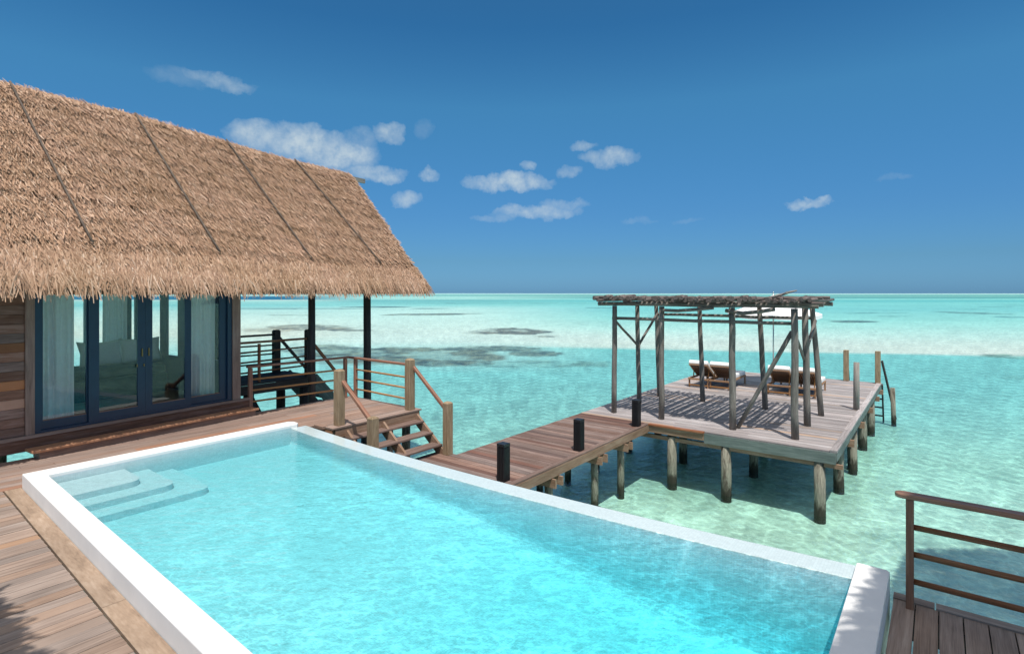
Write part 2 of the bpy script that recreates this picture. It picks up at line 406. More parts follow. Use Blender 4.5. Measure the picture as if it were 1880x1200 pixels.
# left of the pergola the white sand flats stretch wider and the bar fades
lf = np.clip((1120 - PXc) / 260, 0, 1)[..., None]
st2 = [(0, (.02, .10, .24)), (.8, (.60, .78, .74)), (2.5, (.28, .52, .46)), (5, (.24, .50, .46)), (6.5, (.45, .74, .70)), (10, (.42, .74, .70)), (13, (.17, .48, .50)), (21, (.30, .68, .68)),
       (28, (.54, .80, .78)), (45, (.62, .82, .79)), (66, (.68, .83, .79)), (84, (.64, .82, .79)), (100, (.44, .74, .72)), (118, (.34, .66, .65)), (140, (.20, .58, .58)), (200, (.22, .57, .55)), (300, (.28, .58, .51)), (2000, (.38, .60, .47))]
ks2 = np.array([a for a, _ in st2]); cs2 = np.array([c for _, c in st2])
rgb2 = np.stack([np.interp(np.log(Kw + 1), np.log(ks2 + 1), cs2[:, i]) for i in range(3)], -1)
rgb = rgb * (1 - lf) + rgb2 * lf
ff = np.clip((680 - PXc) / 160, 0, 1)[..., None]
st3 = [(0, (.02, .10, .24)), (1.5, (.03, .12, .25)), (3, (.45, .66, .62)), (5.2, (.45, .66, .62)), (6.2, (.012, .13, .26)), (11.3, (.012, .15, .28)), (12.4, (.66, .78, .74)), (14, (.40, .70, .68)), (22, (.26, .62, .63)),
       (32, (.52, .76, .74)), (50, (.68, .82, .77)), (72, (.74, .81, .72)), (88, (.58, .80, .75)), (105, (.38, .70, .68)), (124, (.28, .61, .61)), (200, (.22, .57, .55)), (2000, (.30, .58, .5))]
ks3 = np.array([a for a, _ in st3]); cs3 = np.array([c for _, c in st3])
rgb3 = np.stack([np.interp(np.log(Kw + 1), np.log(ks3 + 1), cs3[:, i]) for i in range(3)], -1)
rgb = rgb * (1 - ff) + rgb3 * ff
# sand ripple variation
rgb = rgb * (1 + .16 * (fbm(WX / 22, WY / 22, 5, 21) - .5) + .12 * wob2)[..., None]
# seagrass and coral patches standing on the lagoon floor: centre, half size (as seen from the deck), strength, colour
def patch(px, py, rx, ry, amt, col, sl=0.0, sc_=None, rough=.7):
    global rgb
    yy = PYc - sl * (PXc - px)
    q = ((PXc - px) / rx) ** 2 + ((yy - py) / ry) ** 2
    s_ = sc_ if sc_ else 14.0
    n_ = fbm(WX / s_, WY / s_, 5, 40) - .5
    n2_ = fbm(WX / (s_ * .18), WY / (s_ * .18), 4, 70) - .5
    m_ = np.clip((1.0 - q + n_ * rough * 3.2 + n2_ * rough * 1.3) * 2.2, 0, 1) * (q < 4)
    m_ = m_ * m_ * (3 - 2 * m_) * amt
    tex = np.clip(1 + 3.4 * (fbm(WX / (s_ * .10), WY / (s_ * .10), 5, 90) - .5), .25, 2.2)
    m_ = m_ * np.clip((fbm(WX / (s_ * .33), WY / (s_ * .33), 4, 150) - .27) * 5.5, .45, 1)
    rgb = rgb * (1 - m_[..., None]) + np.array(col) * (m_ * tex)[..., None]
GR = (.10, .135, .10); GB = (.20, .19, .13); GG = (.06, .13, .12)
patch(740, 651, 190, 16, .9, (.13, .165, .115), sc_=9)
patch(600, 640, 90, 12, .8, (.13, .17, .12), sc_=9)
patch(900, 636, 110, 5, .8, GR, sc_=6, rough=.5)
patch(985, 645, 50, 6, .8, GR, sc_=6, rough=.5)
patch(1000, 664, 120, 7, .55, (.12, .24, .20), sc_=7)
patch(1070, 664, 26, 5, .45, (.13, .27, .23), sc_=6)
patch(850, 662, 70, 6, .65, GR, sc_=6)
patch(935, 606, 80, 6.5, .9, (.13, .125, .095), sc_=7, rough=.5)
patch(880, 610, 40, 3, .6, GB, sc_=7)
patch(1000, 615, 30, 1.6, .7, GB, sc_=7)
patch(570, 599, 72, 6, .75, (.19, .17, .11), sc_=9, rough=.6)
patch(640, 604, 40, 1.8, .75, (.15, .16, .12), sc_=9)
patch(500, 604, 60, 4, .5, (.36, .32, .22), sc_=9)
patch(790, 575.5, 95, 2.0, .8, (.16, .17, .12), sc_=16, rough=.4, sl=-.012)
patch(690, 562.5, 70, 1.3, .8, (.07, .13, .13), sc_=16, rough=.35)
patch(560, 565.5, 150, 1.3, .6, (.07, .16, .16), sc_=16, rough=.35)
patch(790, 565.5, 50, 1.0, .6, (.07, .16, .16), sc_=16, rough=.35)
patch(540, 577, 60, 1.0, .6, (.16, .18, .13), sc_=16, rough=.35)
patch(960, 556, 320, .8, .6, (.12, .33, .32), sc_=40, rough=.25)
patch(1100, 564, 30, .9, .7, (.10, .22, .22), sc_=16, rough=.3)
patch(1565, 588.5, 48, 2.2, .85, (.12, .20, .18), sc_=16, rough=.35)
patch(1620, 573, 60, 1.1, .5, (.11, .26, .26), sc_=16, rough=.35)
patch(1640, 579, 40, 1.0, .5, (.11, .26, .26), sc_=16, rough=.35)
patch(1790, 573.5, 80, 1.3, .75, (.11, .21, .20), sc_=16, rough=.35, sl=.03)
patch(1860, 581, 50, 1.5, .7, (.10, .24, .28), sc_=16, rough=.35, sl=.03)
patch(1830, 562, 40, .8, .5, (.11, .28, .28), sc_=16, rough=.3)
patch(1870, 650, 70, 4.5, .8, (.12, .25, .20), sc_=8, rough=.5, sl=.02)
patch(1870, 688, 40, 4, .3, (.12, .30, .27), sc_=7)
for i in range(26):
    patch(random.uniform(1150, 1880), random.uniform(556, 590), random.uniform(14, 45), random.uniform(.5, 1.1), random.uniform(.2, .5), (.12, .32, .32), sc_=12, rough=.3)
# loose coral rubble near the piles
rb = np.clip((fbm(WX / 2.2, WY / 2.2, 5, 120) - .56) * 9, 0, 1) * np.clip((K - 230) / 120, 0, 1) * .38
rgb = rgb * (1 - rb[..., None]) + np.array((.16, .33, .27)) * rb[..., None]
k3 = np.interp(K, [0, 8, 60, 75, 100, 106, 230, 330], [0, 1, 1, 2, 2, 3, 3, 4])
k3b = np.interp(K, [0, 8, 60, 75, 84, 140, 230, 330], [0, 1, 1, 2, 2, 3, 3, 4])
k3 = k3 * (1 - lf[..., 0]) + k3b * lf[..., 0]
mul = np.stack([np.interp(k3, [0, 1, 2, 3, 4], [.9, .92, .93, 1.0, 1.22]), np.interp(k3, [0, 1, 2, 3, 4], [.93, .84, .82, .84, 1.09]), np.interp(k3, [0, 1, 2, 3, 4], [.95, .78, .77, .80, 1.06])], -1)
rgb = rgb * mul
back = (D < 2)
rgb[back] = (.38, .60, .47)
rgb = np.clip(rgb, 0, .95)

def polar_mesh(name, z, m, color=None, zfun=None):
    nR = RR.shape[0]
    V = np.stack([WX, WY, np.full_like(WX, z)], -1).reshape(-1, 3)
    i = np.arange(nR - 1)[:, None]; j = np.arange(na)[None, :]; j2 = (j + 1) % na
    F = np.stack([i * na + j, (i + 1) * na + j, (i + 1) * na + j2, i * na + j2], -1)
    F = F[1:].reshape(-1, 4)
    # close the middle with one ring polygon
    me = bpy.data.meshes.new(name)
    nf = len(F) + 1
    ring = (1 * na + np.arange(na))
    loops = np.concatenate([F.ravel()[::1], ring])
    me.vertices.add(len(V)); me.vertices.foreach_set('co', V.ravel())
    me.loops.add(len(loops)); me.loops.foreach_set('vertex_index', loops.astype(np.int32))
    me.polygons.add(nf)
    ls = np.concatenate([np.arange(len(F)) * 4, [len(F) * 4]])
    me.polygons.foreach_set('loop_start', ls.astype(np.int32))
    me.update(calc_edges=True); me.validate()
    if color is not None:
        at = me.color_attributes.new('tone', 'FLOAT_COLOR', 'POINT')
        cc = np.concatenate([color.reshape(-1, 3), np.ones((len(V), 1))], 1)
        at.data.foreach_set('color', cc.astype(np.float32).ravel())
    me.materials.append(m)
    o = bpy.data.objects.new(name, me); COL.objects.link(o); return o

m, t = mat('lagoon_floor')
geo = t.n('ShaderNodeNewGeometry'); pos = geo.outputs['Position']
a = t.n('ShaderNodeAttribute', attribute_name='tone').outputs['Color']
n1 = t.noise(pos, 2.6, 6, .65).outputs['Fac']
n2 = t.noise(pos, 9, 4, .6).outputs['Fac']
v = t.math('ADD', t.math('MULTIPLY', n1, .45), t.math('MULTIPLY_ADD', n2, .25, .65))
hs = t.n('ShaderNodeHueSaturation', {'Value': v, 'Color': a})
b = t.n('ShaderNodeBsdfDiffuse', {'Color': hs.outputs[0]})
finish(t, b.outputs[0]); M['bed'] = m

def caustic(t, pos, scale, seed=0.0, warp_amt=.35, stretch=(1, 1, 1)):
    """bright thin noise network, painted into water colour for light focused by ripples: returns 0..1"""
    p = t.vmath('ADD', t.vmath('MULTIPLY', pos, stretch).outputs[0], (seed, seed, 0)).outputs[0]
    wn = t.noise(p, scale * .8, 3, .6).outputs['Color']
    ws = t.n('ShaderNodeVectorMath', {0: t.vmath('SUBTRACT', wn, (.5, .5, .5)).outputs[0]}, operation='SCALE')
    ws.inputs['Scale'].default_value = warp_amt * 2.2 / scale
    pw = t.vmath('ADD', p, ws.outputs[0]).outputs[0]
    n_ = t.noise(pw, scale, 2.2, .5, .9).outputs['Fac']
    l1 = t.math('POWER', t.math('SUBTRACT', 1.0, t.math('MULTIPLY', t.math('ABSOLUTE', t.math('SUBTRACT', n_, .5)), 8.5), clamp=True), 2.2)
    return l1

m, t = mat('lagoon_water')
geo = t.n('ShaderNodeNewGeometry'); pos = geo.outputs['Position']
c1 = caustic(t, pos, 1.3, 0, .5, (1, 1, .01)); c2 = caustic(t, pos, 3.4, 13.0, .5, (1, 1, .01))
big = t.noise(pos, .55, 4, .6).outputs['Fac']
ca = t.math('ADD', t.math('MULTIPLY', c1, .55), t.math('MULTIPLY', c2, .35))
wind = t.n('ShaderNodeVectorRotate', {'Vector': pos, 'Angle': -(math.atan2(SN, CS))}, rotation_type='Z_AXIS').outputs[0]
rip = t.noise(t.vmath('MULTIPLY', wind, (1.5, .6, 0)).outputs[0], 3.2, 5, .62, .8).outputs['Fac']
tv = t.math('MULTIPLY_ADD', ca, .55, t.math('MULTIPLY_ADD', big, .26, t.math('MULTIPLY_ADD', rip, .40, .475)))  # caustic and ripple light painted into the sea's transparent colour
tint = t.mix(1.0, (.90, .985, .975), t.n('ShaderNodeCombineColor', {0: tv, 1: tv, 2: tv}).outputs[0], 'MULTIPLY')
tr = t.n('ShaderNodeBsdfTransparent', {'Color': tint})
w1 = t.noise(pos, 1.4, 3, .55, .3).outputs['Fac']; w2 = t.noise(pos, 7, 4, .6, .3).outputs['Fac']
hh = t.math('ADD', t.math('MULTIPLY', w1, .55), t.math('MULTIPLY', w2, .2))
bp = t.n('ShaderNodeBump', {'Strength': .8, 'Distance': .30, 'Height': hh})
gl = t.n('ShaderNodeBsdfGlossy', {'Color': (.9, .95, 1, 1), 'Roughness': .12, 'Normal': bp.outputs[0]})
fr = t.n('ShaderNodeFresnel', {'IOR': 1.33, 'Normal': bp.outputs[0]})
fac = t.math('MINIMUM', t.math('MULTIPLY', fr.outputs[0], .75), .26)
mx = t.n('ShaderNodeMixShader', {0: fac, 1: tr.outputs[0], 2: gl.outputs[0]})
finish(t, mx.outputs[0]); M['sea'] = m

tag(polar_mesh('seabed', BED_Z, M['bed'], rgb), kind='structure')
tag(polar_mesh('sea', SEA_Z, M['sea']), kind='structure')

# ------------------------------------------------------------------ swimming pool
CURB_Z, INF_Z, WAT_Z = .18, .121, .12
def inf_out(y):   # outer line of the vanishing edge
    return 5.43 + .0118 * (y - 4.9) ** 2 + .005 * (4.9 - y)
def inf_in(y): return inf_out(y) - .285
YB0, YB1 = 9.03, 9.33          # house-side curb, inner / outer
YR0, YR1 = .325, .565          # near right curb
def lx_out(y): return 1.50 + (y - .3) * (.27 / 9.0)
def lx_in(y): return 1.715 + (y - .5) * (.25 / 8.5)
pool = thing('swimming_pool', 'turquoise swimming pool with white rims and a vanishing edge over the lagoon', 'swimming pool', (3.5, 5, 0))
BASE = -1.15
mb = MB(); mb.prism([(lx_out(YR0), YR0), (lx_in(YR0), YR0), (lx_in(YB0), YB0), (5.44, YB0), (5.50, 9.10), (5.505, 9.24), (5.44, YB1), (lx_out(YB1), YB1)], BASE, CURB_Z)
# right curb joined to the left one
part(mb, 'rim', M['curb'], pool, bevel=.013, seg=3)
mb = MB(); mb.prism([(lx_in(YR0) + .001, YR0), (5.57, YR0), (5.60, YR0 + .02), (5.60, YR1 - .015), (5.588, YR1), (lx_in(YR1), YR1)], BASE, CURB_Z)
part(mb, 'rim', M['curb'], pool, bevel=.013, seg=3)

def tile_mat(name, base, grout, scale=.025, wet=False, wall=False):
    m, t = mat(name); geo = t.n('ShaderNodeNewGeometry'); pos = geo.outputs['Position']
    sp = t.n('ShaderNodeSeparateXYZ', {0: pos})
    def ln(o):
        f = t.math('FRACT', t.math('MULTIPLY', o, 1 / scale))
        return t.math('LESS_THAN', f, .09)
    nz = t.n('ShaderNodeSeparateXYZ', {0: geo.outputs['Normal']})
    ax = t.math('GREATER_THAN', t.math('ABSOLUTE', nz.outputs['X']), .7)
    ay = t.math('GREATER_THAN', t.math('ABSOLUTE', nz.outputs['Y']), .7)
    az = t.math('GREATER_THAN', t.math('ABSOLUTE', nz.outputs['Z']), .7)
    lx = t.math('MULTIPLY', ln(sp.outputs['X']), t.math('SUBTRACT', 1.0, ax))
    ly = t.math('MULTIPLY', ln(sp.outputs['Y']), t.math('SUBTRACT', 1.0, ay))
    lz = t.math('MULTIPLY', ln(sp.outputs['Z']), t.math('SUBTRACT', 1.0, az))
    gmask = t.math('MAXIMUM', t.math('MAXIMUM', lx, ly), lz)
    cell = t.n('ShaderNodeVectorMath', {0: t.vmath('MULTIPLY', pos, (1 / scale, 1 / scale, 1 / scale)).outputs[0]}, operation='FLOOR')
    wn = t.n('ShaderNodeTexWhiteNoise', {'Vector': cell.outputs[0]}, noise_dimensions='3D').outputs['Value']
    n = t.noise(pos, 1.2, 4, .6).outputs['Fac']
    c = t.mix(gmask, base, grout)
    hs = t.n('ShaderNodeHueSaturation', {'Value': t.math('MULTIPLY_ADD', wn, .10, t.math('MULTIPLY_ADD', n, .12, .89)), 'Color': c})
    b = t.n('ShaderNodeBsdfPrincipled', {'Base Color': hs.outputs[0], 'Roughness': .12 if wet else .5, 'Specular IOR Level': .5 if wet else .2})
    finish(t, b.outputs[0]); return m
M['tile'] = tile_mat('pool_mosaic', (.53, .61, .645), (.43, .52, .555))
M['tile_edge'] = tile_mat('wet_edge_mosaic', (.53, .62, .63), (.44, .53, .54), wet=True)
ys = [YR1 - .002 + (YB0 + .002 - YR1 + .002) * i / 28 for i in range(29)]
mb = MB(); mb.prism([(inf_out(y), y) for y in ys] + [(inf_in(y), y) for y in reversed(ys)], BASE, INF_Z)
part(mb, 'vanishing_edge', M['tile_edge'], pool, bevel=.008)
def floor_z(y):
    return float(np.interp(y, [.5, 1.6, 3, 4.5, 7.2, 9.1], [-.92, -.80, -.58, -.34, -.20, -.16]))
def CV(y): return .07 + .016 * (9.2 - y)
mb = MB()
yy = [YR1 + (YB0 - YR1) * i / 30 for i in range(31)]
for i in range(30):
    a_, b_ = yy[i], yy[i + 1]
    mb.face([(lx_in(a_), a_, floor_z(a_)), (inf_in(a_), a_, floor_z(a_)), (inf_in(b_), b_, floor_z(b_)), (lx_in(b_), b_, floor_z(b_))],
            [(0, 0)] * 4)
    # tiled skins of the side walls, just proud of the rim masonry
    mb.face([(lx_in(a_) + .003, a_, floor_z(a_)), (lx_in(b_) + .003, b_, floor_z(b_)), (lx_in(b_) + .003, b_, .135), (lx_in(a_) + .003, a_, .135)], [(0, 0)] * 4)
    prof = lambda y: [(inf_in(y) - .003, INF_Z - .012)] + [(inf_in(y) - .003 - CV(y) * (1 - math.cos(q * math.pi / 12)), floor_z(y) + .0006 + CV(y) * (1 - math.sin(q * math.pi / 12))) for q in range(7)]
    pa_, pb_ = prof(a_), prof(b_)
    for q in range(7):
        mb.face([(pb_[q + 1][0], b_, pb_[q + 1][1]), (pa_[q + 1][0], a_, pa_[q + 1][1]), (pa_[q][0], a_, pa_[q][1]), (pb_[q][0], b_, pb_[q][1])], [(0, 0)] * 4, True)
mb.face([(lx_in(YB0), YB0 - .003, floor_z(YB0)), (inf_in(YB0), YB0 - .003, floor_z(YB0)), (inf_in(YB0), YB0 - .003, .135), (lx_in(YB0), YB0 - .003, .135)], [(0, 0)] * 4)
mb.face([(inf_in(YR1), YR1 + .003, floor_z(YR1)), (lx_in(YR1), YR1 + .003, floor_z(YR1)), (lx_in(YR1), YR1 + .003, .135), (inf_in(YR1), YR1 + .003, .135)], [(0, 0)] * 4)
part(mb, 'basin', M['tile'], pool)
# corner steps: three stacked treads with rounded outer corners
def tread_poly(x1, y0, r=.16):
    pts = [(lx_in(YB0) + .01, YB0 - .01), (lx_in(y0) + .01, y0)]
    for k in range(7):
        a_ = -math.pi / 2 + math.pi / 2 * k / 6
        pts.append((x1 - r + r * math.cos(a_), y0 + r + r * math.sin(a_)))
    pts.append((x1, YB0 - .01)); return pts
for x1, y0, zt in ((3.42, 7.74, -.105), (3.1, 8.03, -.03), (2.80, 8.32, .045)):
    mb = MB(); mb.prism(list(reversed(tread_poly(x1, y0))), -.35, zt); 
    part(mb, 'pool_step', M['tile'], pool)
# water body
m, t = mat('pool_water')
geo = t.n('ShaderNodeNewGeometry'); pos = geo.outputs['Position']
wind = t.n('ShaderNodeVectorRotate', {'Vector': pos, 'Angle': -(math.atan2(SN, CS))}, rotation_type='Z_AXIS').outputs[0]
flat = t.vmath('MULTIPLY', wind, (1.6, .8, 0)).outputs[0]
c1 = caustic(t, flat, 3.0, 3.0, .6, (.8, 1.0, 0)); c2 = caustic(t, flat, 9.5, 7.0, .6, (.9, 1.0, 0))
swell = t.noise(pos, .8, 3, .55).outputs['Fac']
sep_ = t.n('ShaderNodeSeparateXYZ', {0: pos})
near = t.math('MULTIPLY_ADD', sep_.outputs['Y'], -.16, 1.25, clamp=True)      # painted caustics and ripple light get stronger towards the near end
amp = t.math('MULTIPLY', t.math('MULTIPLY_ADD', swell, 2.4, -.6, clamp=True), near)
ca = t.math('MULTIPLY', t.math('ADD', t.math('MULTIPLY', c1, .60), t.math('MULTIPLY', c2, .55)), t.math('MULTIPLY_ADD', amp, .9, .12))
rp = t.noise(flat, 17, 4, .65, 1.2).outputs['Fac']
tv = t.math('ADD', t.math('MULTIPLY_ADD', ca, .75, .86), t.math('MULTIPLY', t.math('MULTIPLY_ADD', rp, 1.1, -.55), t.math('MULTIPLY_ADD', amp, .55, .22)))  # noise lines in the transmission colour stand in for refracted caustic light
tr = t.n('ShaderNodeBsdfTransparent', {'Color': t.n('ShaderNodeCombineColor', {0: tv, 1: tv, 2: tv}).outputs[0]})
w1 = t.noise(flat, 3.0, 3, .55, .4).outputs['Fac']; w2 = t.noise(flat, 14, 4, .6, .6).outputs['Fac']
hh = t.math('ADD', t.math('MULTIPLY', w1, .6), t.math('MULTIPLY', w2, .28))
bp = t.n('ShaderNodeBump', {'Strength': .55, 'Distance': .09, 'Height': hh})
gl = t.n('ShaderNodeBsdfGlossy', {'Color': (1, 1, 1, 1), 'Roughness': .04, 'Normal': bp.outputs[0]})
fr = t.n('ShaderNodeFresnel', {'IOR': 1.33, 'Normal': bp.outputs[0]})
mx = t.n('ShaderNodeMixShader', {0: t.math('MULTIPLY', fr.outputs[0], .8), 1: tr.outputs[0], 2: gl.outputs[0]})
va = t.n('ShaderNodeVolumeAbsorption', {'Color': (.02, .935, .975, 1), 'Density': .80})
finish(t, mx.outputs[0], vol=va.outputs[0]); M['pool_water'] = m
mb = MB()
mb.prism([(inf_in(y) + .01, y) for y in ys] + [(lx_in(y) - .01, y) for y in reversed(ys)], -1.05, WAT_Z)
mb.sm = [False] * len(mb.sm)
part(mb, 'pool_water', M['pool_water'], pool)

# ------------------------------------------------------------------ decks
def planks_x(mb, x0, x1, y0, y1, z, pitch=.14, gap=.006, th=.028, xs=None, joints=True):
    """boards running along X; xs(y) may give the start of each board"""
    n = max(1, round((y1 - y0) / pitch)); pt = (y1 - y0) / n
    for i in range(n):
        ya = y0 + i * pt; a_ = xs(ya + pt / 2)[0] if xs else x0; b_ = xs(ya + pt / 2)[1] if xs else x1
        x = a_; 
        while x < b_ - 1e-4:
            L = random.uniform(2.2, 4.2) if joints else 99
            xe = b_ if x + L > b_ - 1.0 else x + L
            dz = random.uniform(-.0015, .0015)
            mb.beam((x + .001, ya + pt / 2 + random.uniform(-.0008, .0008), z - th / 2 + dz), (xe - .002, ya + pt / 2, z - th / 2 + dz), pt - gap, th)
            x = xe
def planks_y(mb, x0, x1, y0, y1, z, pitch=.14, gap=.006, th=.028, ysf=None):
    n = max(1, round((x1 - x0) / pitch)); pt = (x1 - x0) / n
    for i in range(n):
        xa = x0 + i * pt; a_, b_ = ysf(xa) if ysf else (y0, y1)
        y = a_
        while y < b_ - 1e-4:
            L = random.uniform(1.6, 3.6); ye = b_ if y + L > b_ - .7 else y + L
            dz = random.uniform(-.003, .003)
            mb.beam((xa + pt / 2, y + .001, z - th / 2 + dz), (xa + pt / 2, ye - .002, z - th / 2 + dz), pt - gap, th)
            y = ye
# main deck, left of the pool
mb = MB()
planks_x(mb, -4, 0, -2.0, 9.36, 0, .14, xs=lambda y: (-4.5, 1.44 + (y - 4.4) * .030))
o = mb.build('pool_deck', M['deck']); tag(o, kind='structure')
mb = MB()
def sx(y): return 1.45 + (y - 4.4) * .030
for (ya, yb) in ((-2, 1.9), (1.91, 5.26), (5.265, 9.34)):
    mb.beam(((sx(ya) + lx_out(ya)) / 2, ya, -.012), ((sx(yb) + lx_out(yb)) / 2, yb, -.012), lx_out(ya) - sx(ya) - .008, .03)
o = mb.build('deck_edge_boards', M['strip']); tag(o, kind='structure')
mb = MB()
for i in range(-2, 24): mb.box(-4.4, 1.3, i * .48, i * .48 + .05, -.16, -.04) if False else mb.box(-4.4 + i * .26, -4.4 + i * .26 + .05, -2, 9.3, -.16, -.04)
o = mb.build('deck_joists', M['darkwood']); tag(o, kind='structure')
# back deck between pool and house, with the landing
mb = MB()
def back_x(y):
    x1 = 8.27; x0 = -3.0
    if y > 10.66: x0 = 5.74 + (y - 11.37) / .1031 + (.0)
    if y > 10.66: x0 = max(-3.0, min(5.6, x0))
    return (x0, x1)
planks_x(mb, 0, 0, 9.36, 11.38, 0, .144, xs=back_x)
planks_x(mb, 6.05, 8.27, 8.86, 9.355, 0, .124, joints=False)
mb.beam((6.05, 9.1, -.016), (6.05, 9.1 + .27, -.016), .12, .05)
o = mb.build('back_deck', M['deck_back']); tag(o, kind='structure')
mb = MB()
mb.box(6.12, 8.22, 8.875, 8.905, -.20, -.032)          # landing fascia, front
mb.box(6.06, 6.09, 8.9, 9.5, -.20, -.032)
mb.box(5.50, 6.05, 9.40, 9.43, -.20, -.032)
mb.box(8.19, 8.22, 8.91, 11.3, -.20, -.032)
mb.box(5.7, 8.19, 11.30, 11.33, -.20, -.032)
o = mb.build('deck_fascia', M['fascia']); tag(o, kind='structure')
mb = MB()
for x in (6.2, 7.1, 7.95):
    for y in (9.0, 10.2, 11.15):
        mb.tube([(x, y, -2.9), (x, y, -.2)], .09, 10)
for y in (9.4, 10.3, 11.1): mb.box(6.12, 8.18, y, y + .06, -.33, -.205)
for x in (-3, -1.2, .6): 
    for y in (-1, 2, 5, 8, 10): mb.tube([(x, y, -2.9), (x, y, -.16)], .1, 10)
for x in (2, 3.8, 5.3):
    for y in (.8, 3.4, 6, 8.6): mb.tube([(x, y, -2.9), (x, y, -1.15)], .12, 10)
o = mb.build('deck_piles', M['pile']); tag(o, kind='structure')
# near right deck
mb = MB()
planks_x(mb, 0, 0, -4.3, .30, 0, .147, .009, xs=lambda y: (1.4, 5.50))
mb.beam((5.555, -4.3, -.012), (5.555, .02, -.012), .10, .045)
mb.beam((5.555, .03, -.012), (5.555, .30, -.012), .10, .045)
o = mb.build('near_deck', M['deck']); tag(o, kind='structure')
mb = MB()
for x in (1.5, 2.3, 3.1, 3.9, 4.7, 5.3): mb.box(x, x + .05, -4.2, .3, -.2, -.03)
mb.box(5.5, 5.53, -4.2, .3, -.22, -.04)
o = mb.build('near_deck_joists', M['darkwood']); tag(o, kind='structure')
# screw heads along the boards
# ------------------------------------------------------------------ railings
def newel(mb, x, y, z0, z1, wd=.155):
    mb.beam((x, y, z0), (x, y, z1 - .03), wd, wd); mb.beam((x, y, z1 - .03), (x, y, z1), wd, wd, w1=wd * .62, h1=wd * .62)
r = thing('deck_railing', 'reddish timber corner railing with three thin rails round the landing', 'railing', (8.1, 11.2, 0))
for (x, y) in ((5.80, 11.40), (8.05, 11.28), (8.20, 11.08), (8.10, 9.14)):
    part(MB().beam((x, y, .0), (x, y, .93), .075, .075), 'post', M['redwood'], r, bevel=.006, seg=1)
part(MB().beam((5.74, 11.42, .96), (8.20, 11.30, .955), .10, .045), 'handrail', M['redwood'], r, bevel=.01)
part(MB().beam((8.18, 11.34, .952), (8.12, 9.05, .952), .10, .045), 'handrail', M['redwood'], r, bevel=.01)
for z in (.21, .445, .675):
    part(MB().tube([(5.80, 11.40, z + .02), (8.05, 11.28, z)], .021, 8), 'rail', M['rail_light'], r)
    part(MB().tube([(8.20, 11.10, z), (8.10, 9.14, z)], .021, 8), 'rail', M['rail_light'], r)

s = thing('staircase', 'short open timber staircase from the landing down to the pier', 'staircase', (7.2, 8.4, -.8))
for k in range(3):
    z = -.2 * (k + 1); yf = 8.64 - .27 * k
    part(MB().box(6.33, 8.14, yf, yf + .27, z - .04, z), 'tread', M['pier'], s, bevel=.006)
for x in (6.36, 7.22, 8.13):
    mb = MB(); mb.beam((x, 8.90, -.16), (x, 8.02, -.86), .05, .20)
    part(mb, 'stringer', M['fascia'], s)
    mb = MB()
    for k in range(3):
        z = -.2 * (k + 1); yf = 8.64 - .27 * k
        if x < 8: mb.beam((x, yf + .25, z - .045), (x, yf + .04, z - .17), .07, .02, w1=.07, h1=.02)
    if mb.v: part(mb, 'cleat', M['fascia'], s)
sr = thing('stair_railing', 'chunky newel posts and sloping handrails flanking the staircase down to the pier', 'railing', (7.2, 8.5, -.4))
for (x, y, z0, z1) in ((6.29, 9.0, 0, 1.06), (8.05, 8.99, 0, 1.10), (6.29, 8.0, -.8, .30), (8.16, 7.97, -.8, .28)):
    mb = MB(); newel(mb, x, y, z0, z1); part(mb, 'newel_post', M['newel'], sr, bevel=.008, seg=1)
part(MB().beam((6.33, 9.0, .87), (6.31, 8.03, .17), .075, .06), 'handrail', M['redwood'], sr, bevel=.012)
part(MB().beam((8.10, 8.95, .93), (8.17, 8.02, .10), .075, .06), 'handrail', M['redwood'], sr, bevel=.012)

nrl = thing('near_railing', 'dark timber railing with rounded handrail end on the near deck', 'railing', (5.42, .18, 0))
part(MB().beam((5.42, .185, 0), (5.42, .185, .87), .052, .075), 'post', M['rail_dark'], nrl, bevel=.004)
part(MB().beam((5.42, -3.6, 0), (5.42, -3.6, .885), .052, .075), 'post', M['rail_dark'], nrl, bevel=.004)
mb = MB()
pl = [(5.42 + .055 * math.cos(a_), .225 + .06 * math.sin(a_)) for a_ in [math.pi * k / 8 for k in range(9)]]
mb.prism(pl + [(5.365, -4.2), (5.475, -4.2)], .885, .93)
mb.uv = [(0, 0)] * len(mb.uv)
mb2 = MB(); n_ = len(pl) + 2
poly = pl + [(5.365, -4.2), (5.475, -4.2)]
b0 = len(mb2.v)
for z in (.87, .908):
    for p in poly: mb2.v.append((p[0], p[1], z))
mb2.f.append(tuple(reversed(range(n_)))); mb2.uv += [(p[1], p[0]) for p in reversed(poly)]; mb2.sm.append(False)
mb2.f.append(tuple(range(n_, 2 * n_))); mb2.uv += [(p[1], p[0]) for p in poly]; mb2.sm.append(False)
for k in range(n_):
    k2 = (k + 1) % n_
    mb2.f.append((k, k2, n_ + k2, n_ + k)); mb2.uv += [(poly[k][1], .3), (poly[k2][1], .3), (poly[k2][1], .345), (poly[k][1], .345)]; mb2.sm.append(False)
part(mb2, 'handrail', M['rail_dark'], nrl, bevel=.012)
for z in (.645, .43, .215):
    part(MB().tube([(5.42, .20, z), (5.42, -4.2, z)], .0225, 10), 'rail', M['rail_dark'], nrl)

